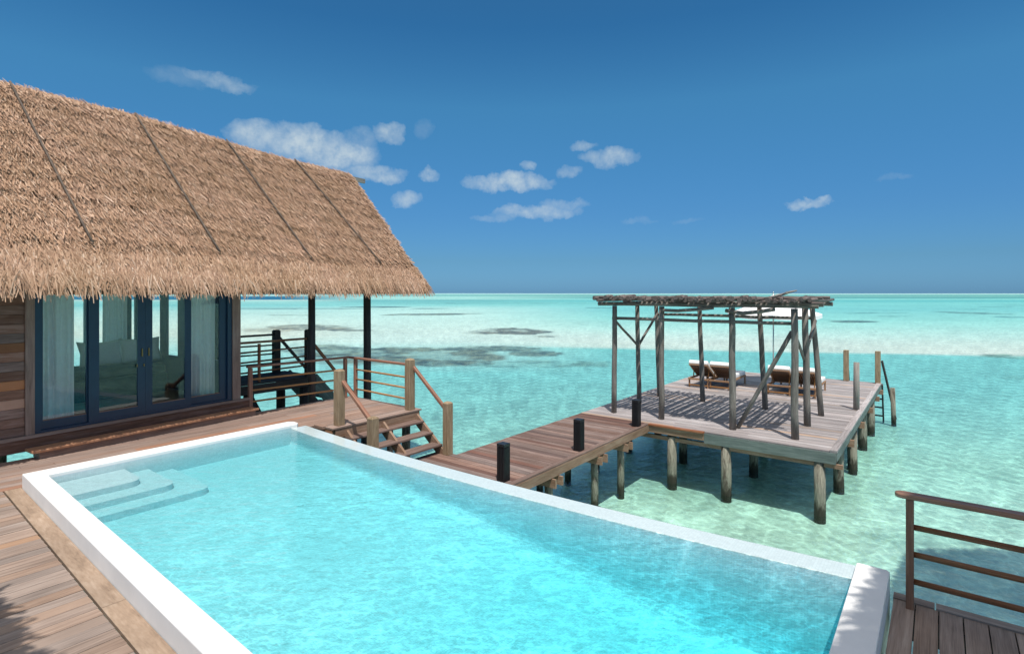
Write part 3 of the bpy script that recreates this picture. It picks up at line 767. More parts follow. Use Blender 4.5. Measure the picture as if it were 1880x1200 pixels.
# ------------------------------------------------------------------ pier
PZ = -.8
pier = thing('pier', 'narrow reddish brown timber pier running from the stairs to the square platform', 'pier', (10.5, 6.8, PZ))
mb = MB()
planks_y(mb, 5.95, 8.26, 5.9, 8.32, PZ, .14, ysf=lambda x: (5.93, 8.30))
planks_y(mb, 8.26, 13.22, 5.9, 7.82, PZ, .14, ysf=lambda x: (5.93, 7.82))
part(mb, 'planks', M['pier'], pier)
mb = MB(); mb.box(6.0, 13.2, 5.81, 5.92, PZ - .028, PZ + .008); part(mb, 'edge_board', M['pier'], pier, bevel=.004)
mb = MB(); mb.box(6.0, 13.16, 5.80, 5.84, PZ - .20, PZ - .03); part(mb, 'side_beam', M['fascia'], pier)
mb = MB(); mb.box(8.3, 13.16, 7.76, 7.80, PZ - .20, PZ - .03); part(mb, 'side_beam', M['fascia'], pier)
mb = MB(); mb.box(6.0, 8.28, 8.25, 8.29, PZ - .20, PZ - .03); part(mb, 'side_beam', M['darkwood'], pier)
for x in (7.1, 8.9, 10.7, 11.95):
    for y in ((5.98, 7.45) if x > 8 else (5.98,)):
        part(MB().tube([(x, y, -3.0), (x + .01, y, -1.6), (x, y + .01, PZ - .2)], [.085, .08, .078], 12, jit=.08), 'pile', M['pile'], pier)
    for dx in (-.14, .10):
        part(MB().beam((x + dx, 5.72, PZ - .30), (x + dx, 7.7, PZ - .30), .045, .17), 'cross_beam', M['fascia'], pier)
# ------------------------------------------------------------------ square platform
X0, X1, Y0p, Y1p = 13.22, 24.35, 1.68, 7.83
pf = thing('jetty_platform', 'weathered grey square timber platform standing on piles in the lagoon', 'jetty', (18.5, 4.7, PZ))
mb = MB()
planks_y(mb, X0, X1, Y0p + .13, Y1p, PZ, .135, ysf=lambda x: (Y0p + .14, Y1p))
part(mb, 'planks', M['plat'], pf)
mb = MB()
for k in range(5):
    a_ = X0 + (X1 - X0) * k / 5; b_ = X0 + (X1 - X0) * (k + 1) / 5
    mb.beam((a_, Y0p + .065, PZ - .002), (b_ - .004, Y0p + .065, PZ - .002), .135, .05)
part(mb, 'edge_board', M['plat'], pf, bevel=.004)
mb = MB(); mb.box(X0 - .045, X0 - .005, Y0p + .02, 4.42, PZ - .26, PZ - .03); part(mb, 'front_fascia', M['fascia_grey'], pf)
mb = MB(); mb.box(X0 - .05, X0 - .008, 4.425, 5.81, PZ - .20, PZ - .03); part(mb, 'front_fascia', M['fascia'], pf)
mb = MB(); mb.box(X0 - .09, X0 + .03, 4.425, 5.81, PZ - .028, PZ + .007); part(mb, 'front_board', M['redwood'], pf)
mb = MB(); mb.box(X0 + .02, X0 + .09, Y0p - .10, Y1p, PZ - .36, PZ - .27); part(mb, 'cross_beam', M['fascia'], pf)
mb = MB(); mb.box(X0, X1, Y0p + .005, Y0p + .04, PZ - .22, PZ - .03); part(mb, 'side_fascia', M['fascia_grey'], pf)
mb = MB(); mb.box(X0, X1, Y1p - .04, Y1p - .005, PZ - .22, PZ - .03); part(mb, 'side_fascia', M['fascia_grey'], pf)
for x in (15.4, 17.7, 20.1, 22.4, 24.0):
    mb = MB(); mb.box(x - .05, x + .05, Y0p - .08, Y1p + .02, PZ - .36, PZ - .20); part(mb, 'cross_beam', M['fascia'], pf)
for x, yl in ((13.30, (2.02, 3.95, 5.25, 7.4)), (15.5, (1.92, 3.9, 5.8, 7.5)), (17.75, (1.88, 4.2, 7.5)), (20.2, (1.88, 4.4, 7.5)), (22.4, (1.86, 4.5, 7.5))):
    for y in yl:
        rr = .115 if x < 16 else .12
        part(MB().tube([(x, y, -3.0), (x + random.uniform(-.03, .03), y + random.uniform(-.02, .02), -1.8), (x, y, PZ - .24)], [rr * 1.06, rr, rr * .96], 14, jit=.09), 'pile', M['pile'], pf)
for x in (17.35,):
    part(MB().tube([(x, 1.83, -3.0), (x, 1.84, PZ - .25)], .10, 12, jit=.08), 'pile', M['pile'], pf)

# ------------------------------------------------------------------ pergola
pg = thing('pergola', 'rustic log pergola with a roof of loose grey poles on the platform', 'pergola', (15.4, 4.8, PZ))
def logpts(p0, p1, n=5, wig=.02):
    p0 = Vector(p0); p1 = Vector(p1); out_ = []
    for i in range(n):
        f = i / (n - 1); q = p0.lerp(p1, f)
        if 0 < i < n - 1: q += Vector((random.uniform(-wig, wig), random.uniform(-wig, wig), random.uniform(-wig, wig)))
        out_.append(q)
    return out_
TOPZ = 2.15
posts = {'P1': (13.83, 7.12, .07), 'P2': (13.88, 5.77, .074), 'P3': (13.88, 3.96, .08), 'P4': (13.82, 2.58, .084),
         'B1': (15.45, 7.12, .072), 'B2': (16.92, 7.10, .068), 'B3': (16.88, 5.70, .073), 'B4': (16.86, 3.92, .074), 'B5': (15.38, 2.60, .08), 'B6': (16.90, 2.52, .075)}
lean = {'P1': (0, -.02), 'P2': (.02, 0), 'P3': (0, .02), 'P4': (0, .02), 'B1': (0, .06), 'B2': (0, .12), 'B3': (0, .10), 'B4': (.0, .16), 'B5': (0, .05), 'B6': (.0, .22)}
for k, (x, y, rr) in posts.items():
    lx, ly = lean[k]
    part(MB().tube(logpts((x, y, PZ), (x + lx, y + ly, TOPZ), 6, .012), [rr * 1.02, rr, rr * .97, rr * .95, rr * .93, rr * .9], 12, jit=.10), 'post', M['log'], pg)
for x in (13.86, 15.42, 16.92):
    part(MB().tube(logpts((x, 7.62, TOPZ + .05), (x, 2.12 if x < 14 else 2.25, TOPZ + .06), 8, .012), .055, 10, jit=.12), 'beam', M['log'], pg)
for (a_, b_, z) in (((13.86, 7.18), (13.86, 2.55), 1.81), ((16.93, 7.2), (16.93, 2.7), 1.82)):
    part(MB().tube(logpts((*a_, z), (*b_, z), 7, .012), .042, 8, jit=.15), 'tie_rail', M['log'], pg)
for p0, p1, rr in (((13.86, 7.10, 1.74), (15.42, 7.14, .92), .035), ((16.88, 7.18, 1.83), (15.48, 7.14, .95), .038), ((13.90, 2.66, 1.62), (14.06, 3.90, PZ), .05),
                   ((13.86, 2.60, 1.6), (15.36, 2.66, .82), .035), ((16.88, 2.66, 1.75), (15.42, 2.64, 1.02), .045)):
    part(MB().tube(logpts(p0, p1, 4, .008), rr, 8, jit=.1), 'brace', M['log'], pg)
part(MB().tube([(13.78, 5.75, 2.06), (13.77, 5.3, 2.05), (13.79, 4.8, 2.09), (13.82, 4.4, 2.14)], .04, 8, jit=.1), 'brace', M['log'], pg)
part(MB().tube([(13.77, 4.1, 2.08), (13.76, 3.7, 2.02), (13.78, 3.3, 2.07), (13.82, 3.0, 2.13)], .045, 8, jit=.1), 'brace', M['log'], pg)
y = 2.26; npole = 0
while y < 7.55:
    rr = random.uniform(.034, .062)
    z0 = TOPZ + .11 + rr
    x0 = 13.55 + random.uniform(-.14, .12); x1 = 17.1 + random.uniform(-.25, .3)
    dy = random.uniform(-.05, .05)
    part(MB().tube(logpts((x0, y, z0 + random.uniform(0, .06)), (x1, y + dy, z0 + random.uniform(-.01, .03)), 6, .018), [rr, rr, rr * .95, rr * .92, rr * .88, rr * .8], 8, jit=.14), 'roof_pole', M['roof_log'], pg)
    npole += 1; y += rr * 2 + random.uniform(.012, .05)
for i in range(20):
    y0 = random.uniform(2.25, 6.8); x = random.choice([13.62, 13.8, 14.2, 15, 16, 16.8]) + random.uniform(-.1, .1); L = random.uniform(.5, 1.6); rr = random.uniform(.022, .04)
    part(MB().tube(logpts((x, y0, TOPZ + .225), (x + random.uniform(-.3, .3), min(7.6, y0 + L), TOPZ + .235), 5, .015), rr, 8, jit=.15), 'roof_pole', M['roof_log'], pg)
for (y0, y1_, x, z) in ((7.68, 6.6, 13.66, .24), (2.0, 2.9, 13.7, .12), (2.12, 3.1, 14.4, .24), (2.12, 2.7, 15.5, .24)):
    part(MB().tube(logpts((x, y0, TOPZ + z), (x + .05, y1_, TOPZ + z + .01), 5, .012), .036, 8, jit=.15), 'roof_pole', M['roof_log'], pg)
for i in range(24):
    y0 = random.uniform(2.3, 7.5); rr = random.uniform(.036, .058); x = 13.42 + random.uniform(-.06, .1)
    part(MB().tube(logpts((x, y0, TOPZ + .15 + rr + random.uniform(0, .05)), (x + random.uniform(.4, .9), y0 + random.uniform(-.1, .1), TOPZ + .2 + rr), 3, .01), rr, 8, jit=.2), 'roof_pole', M['roof_log'], pg)
st = MB().tube(logpts((13.75, 3.05, 2.40), (14.0, 2.58, 2.56), 5, .012), [.035, .03, .026, .022, .014], 8, jit=.2)
st.tube([(13.83, 2.86, 2.46), (13.80, 2.75, 2.53), (13.78, 2.68, 2.53)], [.014, .01, .006], 6)
o = st.build('dead_branch', M['stick'], origin=(13.8, 2.9, 2.42)); tag(o, 'pale forked dead branch sticking up from the pergola roof', 'branch')

# ------------------------------------------------------------------ loungers
def make_lounger(label, cx, cy, z0, dz=0):
    L = thing('sun_lounger', label, 'sun lounger', (cx, cy, z0), 0, 'sun loungers on the platform', world_coords=False)
    wd, ln = .70, 1.98; sh = .30
    for sy in (-1, 1):
        mb = MB(); mb.beam((0, sy * (wd / 2 - .025), sh), (ln, sy * (wd / 2 - .025), sh), .045, .06); part(mb, 'side_rail', M['lounger'], L, bevel=.006)
    mb = MB(); mb.beam((.02, -wd / 2, sh), (.02, wd / 2, sh), .045, .055); part(mb, 'head_rail', M['lounger'], L, bevel=.006)
    mb = MB(); mb.beam((.03, -wd / 2 + .03, .09), (.03, wd / 2 - .03, .09), .035, .04); part(mb, 'stretcher', M['lounger'], L)
    for x in (.06, ln - .05):
        for sy in (-1, 1):
            mb = MB(); mb.beam((x, sy * (wd / 2 - .03), 0), (x, sy * (wd / 2 - .03), sh), .05, .045); part(mb, 'leg', M['lounger'], L, bevel=.004)
    mb = MB()
    for i in range(16):
        x = .82 + i * .072; mb.beam((x, -wd / 2 + .04, sh + .015), (x, wd / 2 - .04, sh + .015), .05, .018)
    part(mb, 'seat_slats', M['lounger'], L)
    # raised backrest: hinge at x=.80, top at x=-.02
    hx_, hz_, tx, tz = .82, sh + .03, .0, .80
    mb = MB()
    for sy in (-1, 1): mb.beam((hx_, sy * (wd / 2 - .05), hz_), (tx, sy * (wd / 2 - .05), tz), .04, .035)
    mb.beam((tx, -wd / 2 + .03, tz), (tx, wd / 2 - .03, tz), .045, .04)
    bf = part(mb, 'backrest', M['lounger'], L, bevel=.004)
    mb = MB()
    for i in range(13):
        f = (i + .7) / 14; mb.beam((hx_ + (tx - hx_) * f, -wd / 2 + .06, hz_ + (tz - hz_) * f), (hx_ + (tx - hx_) * f, wd / 2 - .06, hz_ + (tz - hz_) * f), .006, .034, up=(tx - hx_, 0, tz - hz_))
    for i in range(9):
        yy_ = -wd / 2 + .09 + i * (wd - .18) / 8
        mb.beam((hx_ + .004, yy_, hz_ + .012), (tx + .004, yy_, tz + .012), .03, .005)
    w_ = part(mb, 'woven_panel', M['weave'], bf)
    mb = MB()
    for sy in (-1, 1): mb.beam((.30, sy * (wd / 2 - .09), sh), (.36, sy * (wd / 2 - .09), .66), .03, .03)
    part(mb, 'prop', M['lounger'], bf)
    # mattress: back pad and seat pad
    nx = -(tz - hz_); nz = (hx_ - tx); q = math.hypot(nx, nz); nx, nz = -nx / q, nz / q
    th = .14
    mb = MB(); mb.beam((hx_ + nx * .08, 0, hz_ + nz * .08), (tx - .03 + nx * .08, 0, tz + .035 + nz * .08), wd - .04, th, up=(nx, 0, nz))
    cu = part(mb, 'mattress', M['white_cloth'], L, bevel=.035, seg=3)
    mb = MB()
    mb.beam((hx_ - .02, 0, sh + .10), (1.42, 0, sh + .10), wd - .04, th); mb.beam((1.425, 0, sh + .10), (ln - .01, 0, sh + .10), wd - .04, th)
    part(mb, 'seat_cushion', M['white_cloth'], cu, bevel=.035, seg=3)
    return L
L1 = make_lounger('white cushioned lounger nearest the open left edge of the platform', 19.22, 6.66, PZ)
for lab, x, y in (('white cushioned lounger second from the platform left edge', 19.22, 5.93),
                  ('white cushioned lounger third from the left, just right of the parasol pole', 19.42, 4.12),
                  ('white cushioned lounger furthest right on the platform, beside the grey stub post', 19.42, 3.39)):
    c = copy_tree(L1); c.location = (x, y, PZ); c['label'] = lab

# ------------------------------------------------------------------ parasol
ua = thing('parasol', 'white canvas parasol standing behind the log pergola by the loungers', 'parasol', (21.2, 4.66, PZ), world_coords=False)
part(MB().tube([(0, 0, 0), (0, 0, 3.28)], .024, 10), 'pole', M['steel'], ua)
part(MB().tube([(0, 0, .0), (0, 0, .07), (0, 0, .09)], [.27, .27, .12], 24), 'base', M['steel'], ua)
part(MB().tube([(0, 0, 3.26), (0, 0, 3.33), (0, 0, 3.36)], [.02, .025, .006], 8), 'finial', M['steel'], ua)
mb = MB(); nrib = 8; rimr = 1.52; zr_, zt_ = 2.58, 3.24
sub = 4
def rim(k): 
    a_ = 2 * math.pi * k / nrib + .2; return Vector((rimr * math.cos(a_), rimr * math.sin(a_), zr_))
for k in range(nrib):
    A, B = rim(k), rim(k + 1); T = Vector((0, 0, zt_))
    for i in range(sub):
        f0, f1 = i / sub, (i + 1) / sub
        def P_(f, s_): 
            q = A.lerp(B, s_); p = T.lerp(q, f); sag = -.05 * math.sin(math.pi * s_) * f - .04 * math.sin(math.pi * f)
            return (p.x, p.y, p.z + sag)
        for j in range(4):
            s0, s1 = j / 4, (j + 1) / 4
            mb.face([P_(f0, s0), P_(f1, s0), P_(f1, s1), P_(f0, s1)], [(0, 0)] * 4, True)
    for j in range(4):
        s0, s1 = j / 4, (j + 1) / 4; a_, b_ = P_(1, s0), P_(1, s1)
        mb.face([a_, (a_[0], a_[1], a_[2] - .13), (b_[0], b_[1], b_[2] - .13), b_], [(0, 0)] * 4)
part(mb, 'canopy', M['white_canvas'], ua)
for k in range(nrib):
    part(MB().tube([(0, 0, zt_ - .03), tuple(rim(k) - Vector((0, 0, .02)))], .009, 6), 'rib', M['steel'], ua)

# ------------------------------------------------------------------ bollard lights
def bollard(x, y, z, label):
    b_ = thing('bollard_light', label, 'bollard light', (x, y, z), 0, 'bollard lights along the pier', world_coords=False)
    wd = .165; h = .66
    mb = MB(); mb.box(-wd / 2 + .01, wd / 2 - .01, -wd / 2 + .01, wd / 2 - .01, 0, h - .05)
    bd = part(mb, 'body', M['black'], b_)
    mb = MB()
    for i in range(5):
        o_ = -wd / 2 + .015 + i * (wd - .03) / 4
        for sgn in (-1, 1):
            mb.box(o_ - .008, o_ + .008, sgn * wd / 2 - .006, sgn * wd / 2 + .006, .0, h - .06)
            mb.box(sgn * wd / 2 - .006, sgn * wd / 2 + .006, o_ - .008, o_ + .008, .0, h - .06)
    part(mb, 'louvre', M['black'], b_)
    mb = MB(); mb.box(-wd / 2 - .003, wd / 2 + .003, -wd / 2 - .003, wd / 2 + .003, h - .055, h); part(mb, 'cap', M['black'], b_, bevel=.006)
    return b_
bollard(7.62, 6.08, PZ, 'black square bollard light at the near end of the pier by the pool edge')
bollard(10.05, 5.99, PZ, 'black square bollard light halfway along the pier')
bollard(12.75, 5.95, PZ, 'black square bollard light where the pier meets the platform')

# ------------------------------------------------------------------ mooring posts, ladder
def tpost(x, y, z0, z1, rr, label, m, lx=0, square=False):
    if square:
        mb = MB().beam((x, y, z0), (x + lx, y, z1), rr * 2, rr * 2)
    else:
        mb = MB().tube([(x, y, z0), (x + lx * .5, y, (z0 + z1) / 2), (x + lx, y, z1)], [rr * 1.03, rr, rr * .95], 12, jit=.08)
    o = mb.build('mooring_post', m, origin=(x, y, z0), bevel=.01 if square else 0, seg=1); tag(o, label, 'post', 'posts on the far end of the platform')
tpost(24.2, 2.78, PZ, .36, .085, 'brown squared post at the back of the platform, left side of the ladder', M['newel'], square=True)
tpost(18.36, 1.86, PZ, .54, .075, 'grey weathered stub post standing on the platform edge', M['stick'], .03)
tpost(24.2, 1.78, PZ, .38, .085, 'tan squared post at the far corner, right side of the ladder', M['newel'], square=True)
o = MB().tube([(24.55, 1.30, -2.95), (24.5, 1.35, -.96)], [.08, .075], 12, jit=.1).build('mooring_post', M['pile'], origin=(24.4, 1.3, -2.95))
tag(o, 'short green stained pile in the water beyond the platform corner', 'post', 'posts on the far end of the platform')
ld = thing('boarding_ladder', 'timber ladder with sloping handrails from the platform end into the water', 'ladder', (24.5, 2.1, PZ))
for y in (1.66, 2.62):
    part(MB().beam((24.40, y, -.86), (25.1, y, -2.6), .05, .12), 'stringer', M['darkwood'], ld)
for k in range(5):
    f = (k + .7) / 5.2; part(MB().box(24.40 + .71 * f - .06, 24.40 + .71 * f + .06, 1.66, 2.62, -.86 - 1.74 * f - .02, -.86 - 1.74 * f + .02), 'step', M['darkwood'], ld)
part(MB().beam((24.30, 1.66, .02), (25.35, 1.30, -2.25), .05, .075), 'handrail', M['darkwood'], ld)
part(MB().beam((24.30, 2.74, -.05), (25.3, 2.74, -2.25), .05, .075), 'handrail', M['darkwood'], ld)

# ------------------------------------------------------------------ thatch builder
def thatch_strips(frame, s_len, rows, u0, u1, width, length, lift, droop, dens, seed, pos_jit=.02, yaw_sd=.22, z_top=0.0):
    """frame(u, v) -> (point, along, down, normal) arrays; v = distance up the slope from the eave"""
    r_ = np.random.default_rng(seed)
    V = []; 
    n_per = int((u1 - u0) / dens)
    U = []; Vv = []
    for v in rows:
        U.append(u0 + (u1 - u0) * r_.random(n_per)); Vv.append(v + r_.normal(0, pos_jit, n_per))
    U = np.concatenate(U); Vv = np.concatenate(Vv); N = len(U)
    p, al, dn, nm = frame(U, Vv)
    yaw = r_.normal(0, yaw_sd, N)
    d = dn * np.cos(yaw)[:, None] + al * np.sin(yaw)[:, None]
    sd = al * np.cos(yaw)[:, None] - dn * np.sin(yaw)[:, None]
    # twist a little
    tw = r_.normal(0, .30, N)
    sd = sd * np.cos(tw)[:, None] + nm * np.sin(tw)[:, None]
    Ls = length * r_.uniform(.65, 1.3, N); Ws = width * r_.uniform(.6, 1.35, N)
    li = lift * r_.uniform(.3, 1.6, N)
    a0 = p + nm * (r_.uniform(0, .018, N))[:, None]
    a1 = a0 + d * (Ls * .55)[:, None] + nm * (li * .55)[:, None]
    dr = droop * r_.uniform(.6, 1.3, N)
    a2 = a0 + d * (Ls * np.cos(dr * .5))[:, None] + nm * li[:, None] + np.array([0, 0, -1.0]) * (Ls * dr * .5)[:, None]
    hw = sd * (Ws / 2)[:, None]
    vv = np.stack([a0 - hw * .8, a0 + hw * .8, a1 - hw, a1 + hw, a2 - hw * .7, a2 + hw * .7], 1).reshape(-1, 3)
    b_ = np.arange(N)[:, None] * 6
    F = np.concatenate([b_ + np.array([0, 2, 3, 1]), b_ + np.array([2, 4, 5, 3])], 1).reshape(-1, 4)
    return vv, F
def np_mesh(name, parts_, m):
    vs = []; fs = []; off = 0
    for v_, f_ in parts_:
        vs.append(v_); fs.append(f_ + off); off += len(v_)
    V = np.concatenate(vs); F = np.concatenate(fs)
    me = bpy.data.meshes.new(name)
    me.vertices.add(len(V)); me.vertices.foreach_set('co', V.astype(np.float32).ravel())
    me.loops.add(F.size); me.loops.foreach_set('vertex_index', F.ravel().astype(np.int32))
    me.polygons.add(len(F)); me.polygons.foreach_set('loop_start', (np.arange(len(F)) * 4).astype(np.int32))
    me.update(calc_edges=True); me.materials.append(m)
    o = bpy.data.objects.new(name, me); COL.objects.link(o); return o

# ------------------------------------------------------------------ villa (local frame: h along the front, n inwards)
VX, VY, VA = 5.71, 11.37, math.atan2(.40, 3.88)
villa = thing('villa', 'thatched timber villa with navy framed glass doors beside the pool', 'villa', (VX, VY, 0), VA, world_coords=False)
HXv = Vector((math.cos(VA), math.sin(VA), 0)); HNv = Vector((-math.sin(VA), math.cos(VA), 0))
def vil(h, n, z): return Vector((VX, VY, 0)) + HXv * h + HNv * n + Vector((0, 0, z))
EH, OV, WR, ZR, ZE = 4.76, .80, 3.03, 6.08, 2.66        # gable end h, overhang, half span, ridge height, eave height
HL = -6.2
def ridge_z(h):
    s_ = np.clip((3.0 - h) / 4.5, 0, 1); return ZR + .17 * s_ * s_ * (3 - 2 * s_)
RL = math.hypot(WR, ZR - ZE)
def frame_front(u, v):
    f = v / RL; rz = ridge_z(u)
    # gentle bell: the lower part flattens slightly outwards
    n = -OV + WR * f; z = ZE + (rz - ZE) * f
    p = np.stack([u, n, z], 1); N = len(u)
    al = np.tile([1.0, 0, 0], (N, 1)); dn = np.tile([0, -WR / RL, -(ZR - ZE) / RL], (N, 1)); nm = np.tile([0, -(ZR - ZE) / RL, WR / RL], (N, 1))
    return p, al, dn, nm
def frame_back(u, v):
    f = v / RL; rz = ridge_z(u); n = (2 * WR - OV) - WR * f; z = ZE + (rz - ZE) * f
    p = np.stack([u, n, z], 1); N = len(u)
    al = np.tile([1.0, 0, 0], (N, 1)); dn = np.tile([0, WR / RL, -(ZR - ZE) / RL], (N, 1)); nm = np.tile([0, (ZR - ZE) / RL, WR / RL], (N, 1))
    return p, al, dn, nm
def frame_skirt(u, v):
    p, al, dn, nm = frame_front(u, v)
    p = p + nm * .07
    d2 = dn * .75 + np.array([0, 0, -.5]); d2 /= np.linalg.norm(d2, axis=1)[:, None]
    return p, al, d2, nm
RW = HL
mb = MB()
NR = WR - OV
hs_ = np.linspace(HL, EH - .06, 24)
def rp(h, side, off):
    rz = float(ridge_z(h)); 
    return [(h, -OV + .02, ZE - .02 - off), (h, NR, rz - .03 - off)] if side == 0 else [(h, NR, rz - .03 - off), (h, 2 * WR - OV - .02, ZE - .02 - off)]
for side in (0, 1):
    for off in (0, .16):
        for i in range(len(hs_) - 1):
            a_, b_ = rp(hs_[i], side, off); c_, d_ = rp(hs_[i + 1], side, off)
            mb.face([a_, c_, d_, b_], [(0, 0), (1, 0), (1, 1), (0, 1)])
for h in (hs_[-1], hs_[0]):                                # gable edges and eave edges closing the slab
    for side in (0, 1):
        a_, b_ = rp(h, side, 0); c_, d_ = rp(h, side, .16); mb.face([a_, b_, d_, c_], [(0, 0)] * 4)
for i in range(len(hs_) - 1):
    for side, e in ((0, 0), (1, 1)):
        a_ = rp(hs_[i], side, 0)[e]; b_ = rp(hs_[i + 1], side, 0)[e]; c_ = rp(hs_[i], side, .16)[e]; d_ = rp(hs_[i + 1], side, .16)[e]
        mb.face([a_, b_, d_, c_], [(0, 0)] * 4)
roof = part(mb, 'roof', M['thatch_base'], villa)
rows = np.arange(.10, RL + .10, .062)
layers = []
layers.append(thatch_strips(frame_front, RL, rows, HL, EH, 0.0125, .19, .030, .03, .0098, 11, .035, .20))
# courses of thatch: every so often a thicker lip
for k, v0 in enumerate(np.arange(.55, RL, .47)):
    layers.append(thatch_strips(frame_front, RL, [v0, v0 + .02], HL, EH, .014, .22, .058, .04, .022, 30 + k, .035, .24))
layers.append(thatch_strips(frame_skirt, RL, [.14, .18, .23, .29, .35, .42, .50, .56], HL, EH + .03, .016, .33, .03, .28, .0115, 51, .03, .24))
layers.append(thatch_strips(frame_skirt, RL, [.06, .09, .12], HL, EH + .03, .016, .27, .02, .5, .019, 52, .02, .32))
layers.append(thatch_strips(frame_back, RL, np.arange(.1, RL - .12, .09), HL, EH, .026, .26, .04, .05, .028, 61, .03, .28))
def frame_rake(u, v):      # ragged gable edge, strips splayed outwards
    p, al, dn, nm = frame_front(np.full_like(u, EH - .02), u)
    d2 = dn * .85 + al * .45; d2 /= np.linalg.norm(d2, axis=1)[:, None]
    p = p - nm * np.abs(v)[:, None]
    al2 = al * .8 - dn * .3 + nm * .3; al2 /= np.linalg.norm(al2, axis=1)[:, None]
    return p, al2, d2, nm
layers.append(thatch_strips(frame_rake, RL, [.0, .03, .06, .09, .12], .05, RL, .022, .15, .01, .05, .012, 71, .012, .3))
def frame_rake_b(u, v):
    p, al, dn, nm = frame_back(np.full_like(u, EH - .02), u)
    d2 = dn * .85 + al * .45; d2 /= np.linalg.norm(d2, axis=1)[:, None]
    return p - nm * np.abs(v)[:, None], al, d2, nm
layers.append(thatch_strips(frame_rake_b, RL, [.0, .04, .08, .12], .05, RL, .022, .15, .01, .05, .02, 72, .012, .3))
# ridge capping strips lying over the top
def frame_ridge(u, v):
    rz = ridge_z(u); N = len(u); p = np.stack([u, np.full_like(u, NR) + .03, rz + .02 + 0 * v], 1)
    al = np.tile([1.0, 0, 0], (N, 1)); dn = np.tile([0, -.80, -.6], (N, 1)); nm = np.tile([0, -.6, .8], (N, 1)); return p, al, dn, nm
layers.append(thatch_strips(frame_ridge, RL, [0, .01, .02], HL, EH, .022, .18, .012, .25, .014, 81, .004, .3))
th_o = np_mesh('thatch', layers, M['thatch']); th_o.parent = roof
# seam battens
for h in (-3.16, -1.13, .86, 2.78):
    htop = h; 
    n_seg = 12; mb = MB(); pts = []
    hb = {-3.16: -2.86, -1.13: -.78, .86: 1.34, 2.78: 3.48}[h]
    for i in range(n_seg + 1):
        f = .165 + (1 - .165) * i / n_seg; hh_ = hb + (h - hb) * (f - .165) / .835
        n_ = -OV + WR * f; z_ = ZE + (float(ridge_z(hh_)) - ZE) * f
        pts.append((hh_, n_ - .075 * (ZR - ZE) / RL, z_ + .075 * WR / RL))
    mb.tube(pts, .019, 7, jit=.1); part(mb, 'seam_batten', M['batten'], roof)
mb = MB(); mb.beam((EH - .3, NR - .03, ZR - .12), (EH + .55, NR - .03, ZR - .12), .07, .13); part(mb, 'ridge_beam', M['stick'], villa)

# floor, sills, walls
FZ = .33
mb = MB(); mb.box(HL, .08, -.02, .05, FZ - .05, FZ); part(mb, 'sill', M['wpost'], villa, bevel=.005)
mb = MB(); mb.box(HL, .05, .0, .06, FZ - .24, FZ - .052); part(mb, 'base_beam', M['wall'], villa)
mb = MB(); mb.box(HL, -.02, .06, 4.15, FZ - .12, FZ - .02); part(mb, 'floor', M['deck_back'], villa)
mb = MB()
for i in range(17):
    z = FZ + .0 + i * .142; mb.box(HL, -3.60, .03 + random.uniform(-.004, .004), .11, z, z + .141)
part(mb, 'log_wall', M['wall'], villa, bevel=.008)
part(MB().box(HL, -3.55, .125, .16, FZ, 2.7), 'wall_lining', M['interior'], villa)
part(MB().box(HL + .1, -.22, .16, 4.1, 2.66, 2.70), 'ceiling', M['interior'], villa)
mb = MB(); mb.box(-3.60, -3.485, .0, .12, FZ, 2.75); part(mb, 'corner_post', M['wpost'], villa, bevel=.006)
mb = MB(); mb.box(-.30, -.13, -.0, .14, FZ, 2.85); part(mb, 'corner_post', M['wpost'], villa, bevel=.006)
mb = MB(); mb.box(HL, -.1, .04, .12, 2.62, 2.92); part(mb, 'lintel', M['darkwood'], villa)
# end walls: logs on the left, tall glazed frames on the right
mb = MB()
for i in range(17):
    z = FZ + i * .142
    mb.box(HL, HL + .07, .12, 4.1, z, z + .141)
part(mb, 'log_wall', M['wall'], villa)
mb = MB(); mb.box(-.22, -.16, .14, 4.12, FZ, FZ + .75); part(mb, 'side_panel', M['blue'], villa)
for n0, n1 in ((.14, .24), (1.0, 1.12), (1.98, 2.26), (2.78, 3.04), (4.0, 4.12)):
    part(MB().box(-.225, -.155, n0, n1, FZ + .75, 2.62), 'side_mullion', M['blue'], villa)
part(MB().box(-.222, -.158, .14, 4.12, 2.62, 2.9), 'side_lintel', M['blue'], villa)
# sliding doors
part(MB().box(-3.483, -3.40, .03, .12, FZ, 2.7), 'door_jamb', M['blue'], villa)
part(MB().box(-.392, -.302, .03, .12, FZ, 2.7), 'door_jamb', M['blue'], villa)
part(MB().box(-3.40, -.392, .03, .12, FZ + .001, FZ + .035), 'door_track', M['blue'], villa)
def door(h0, h1, g0, g1, n0, handle=None):
    d_ = MB(); n1 = n0 + .045; zt = 2.62; zb = FZ + .037
    d_.box(h0, g0, n0, n1, zb, zt); d_.box(g1, h1, n0, n1, zb, zt)
    d_.box(g0, g1, n0 + .001, n1 - .001, zb, zb + .135); d_.box(g0, g1, n0 + .001, n1 - .001, zt - .1, zt - .001)
    dd = part(d_, 'door_panel', M['blue'], villa)
    gm = MB(); gm.box(g0 - .004, g1 + .004, n0 + .018, n0 + .024, zb + .13, zt - .09); part(gm, 'glass', M['glass'], dd)
    mb_ = MB(); mb_.box(g0, g1, n0 + .004, n0 + .017, zb + .136, zb + .150); part(mb_, 'bead', M['wpost'], dd)
    if handle is not None:
        part(MB().beam((handle, n0 - .012, 1.38), (handle, n0 - .012, 1.52), .018, .018), 'handle', M['brass'], dd)
        if handle > -2: part(MB().beam((handle - .08, n0 - .008, 1.20), (handle - .08, n0 - .008, 1.245), .02, .014), 'handle', M['brass'], dd)
door(-3.40, -2.72, -3.365, -2.79, .072)
door(-2.77, -1.915, -2.62, -2.035, .034, -1.97)
door(-1.912, -1.11, -1.795, -1.225, .034, -1.86)
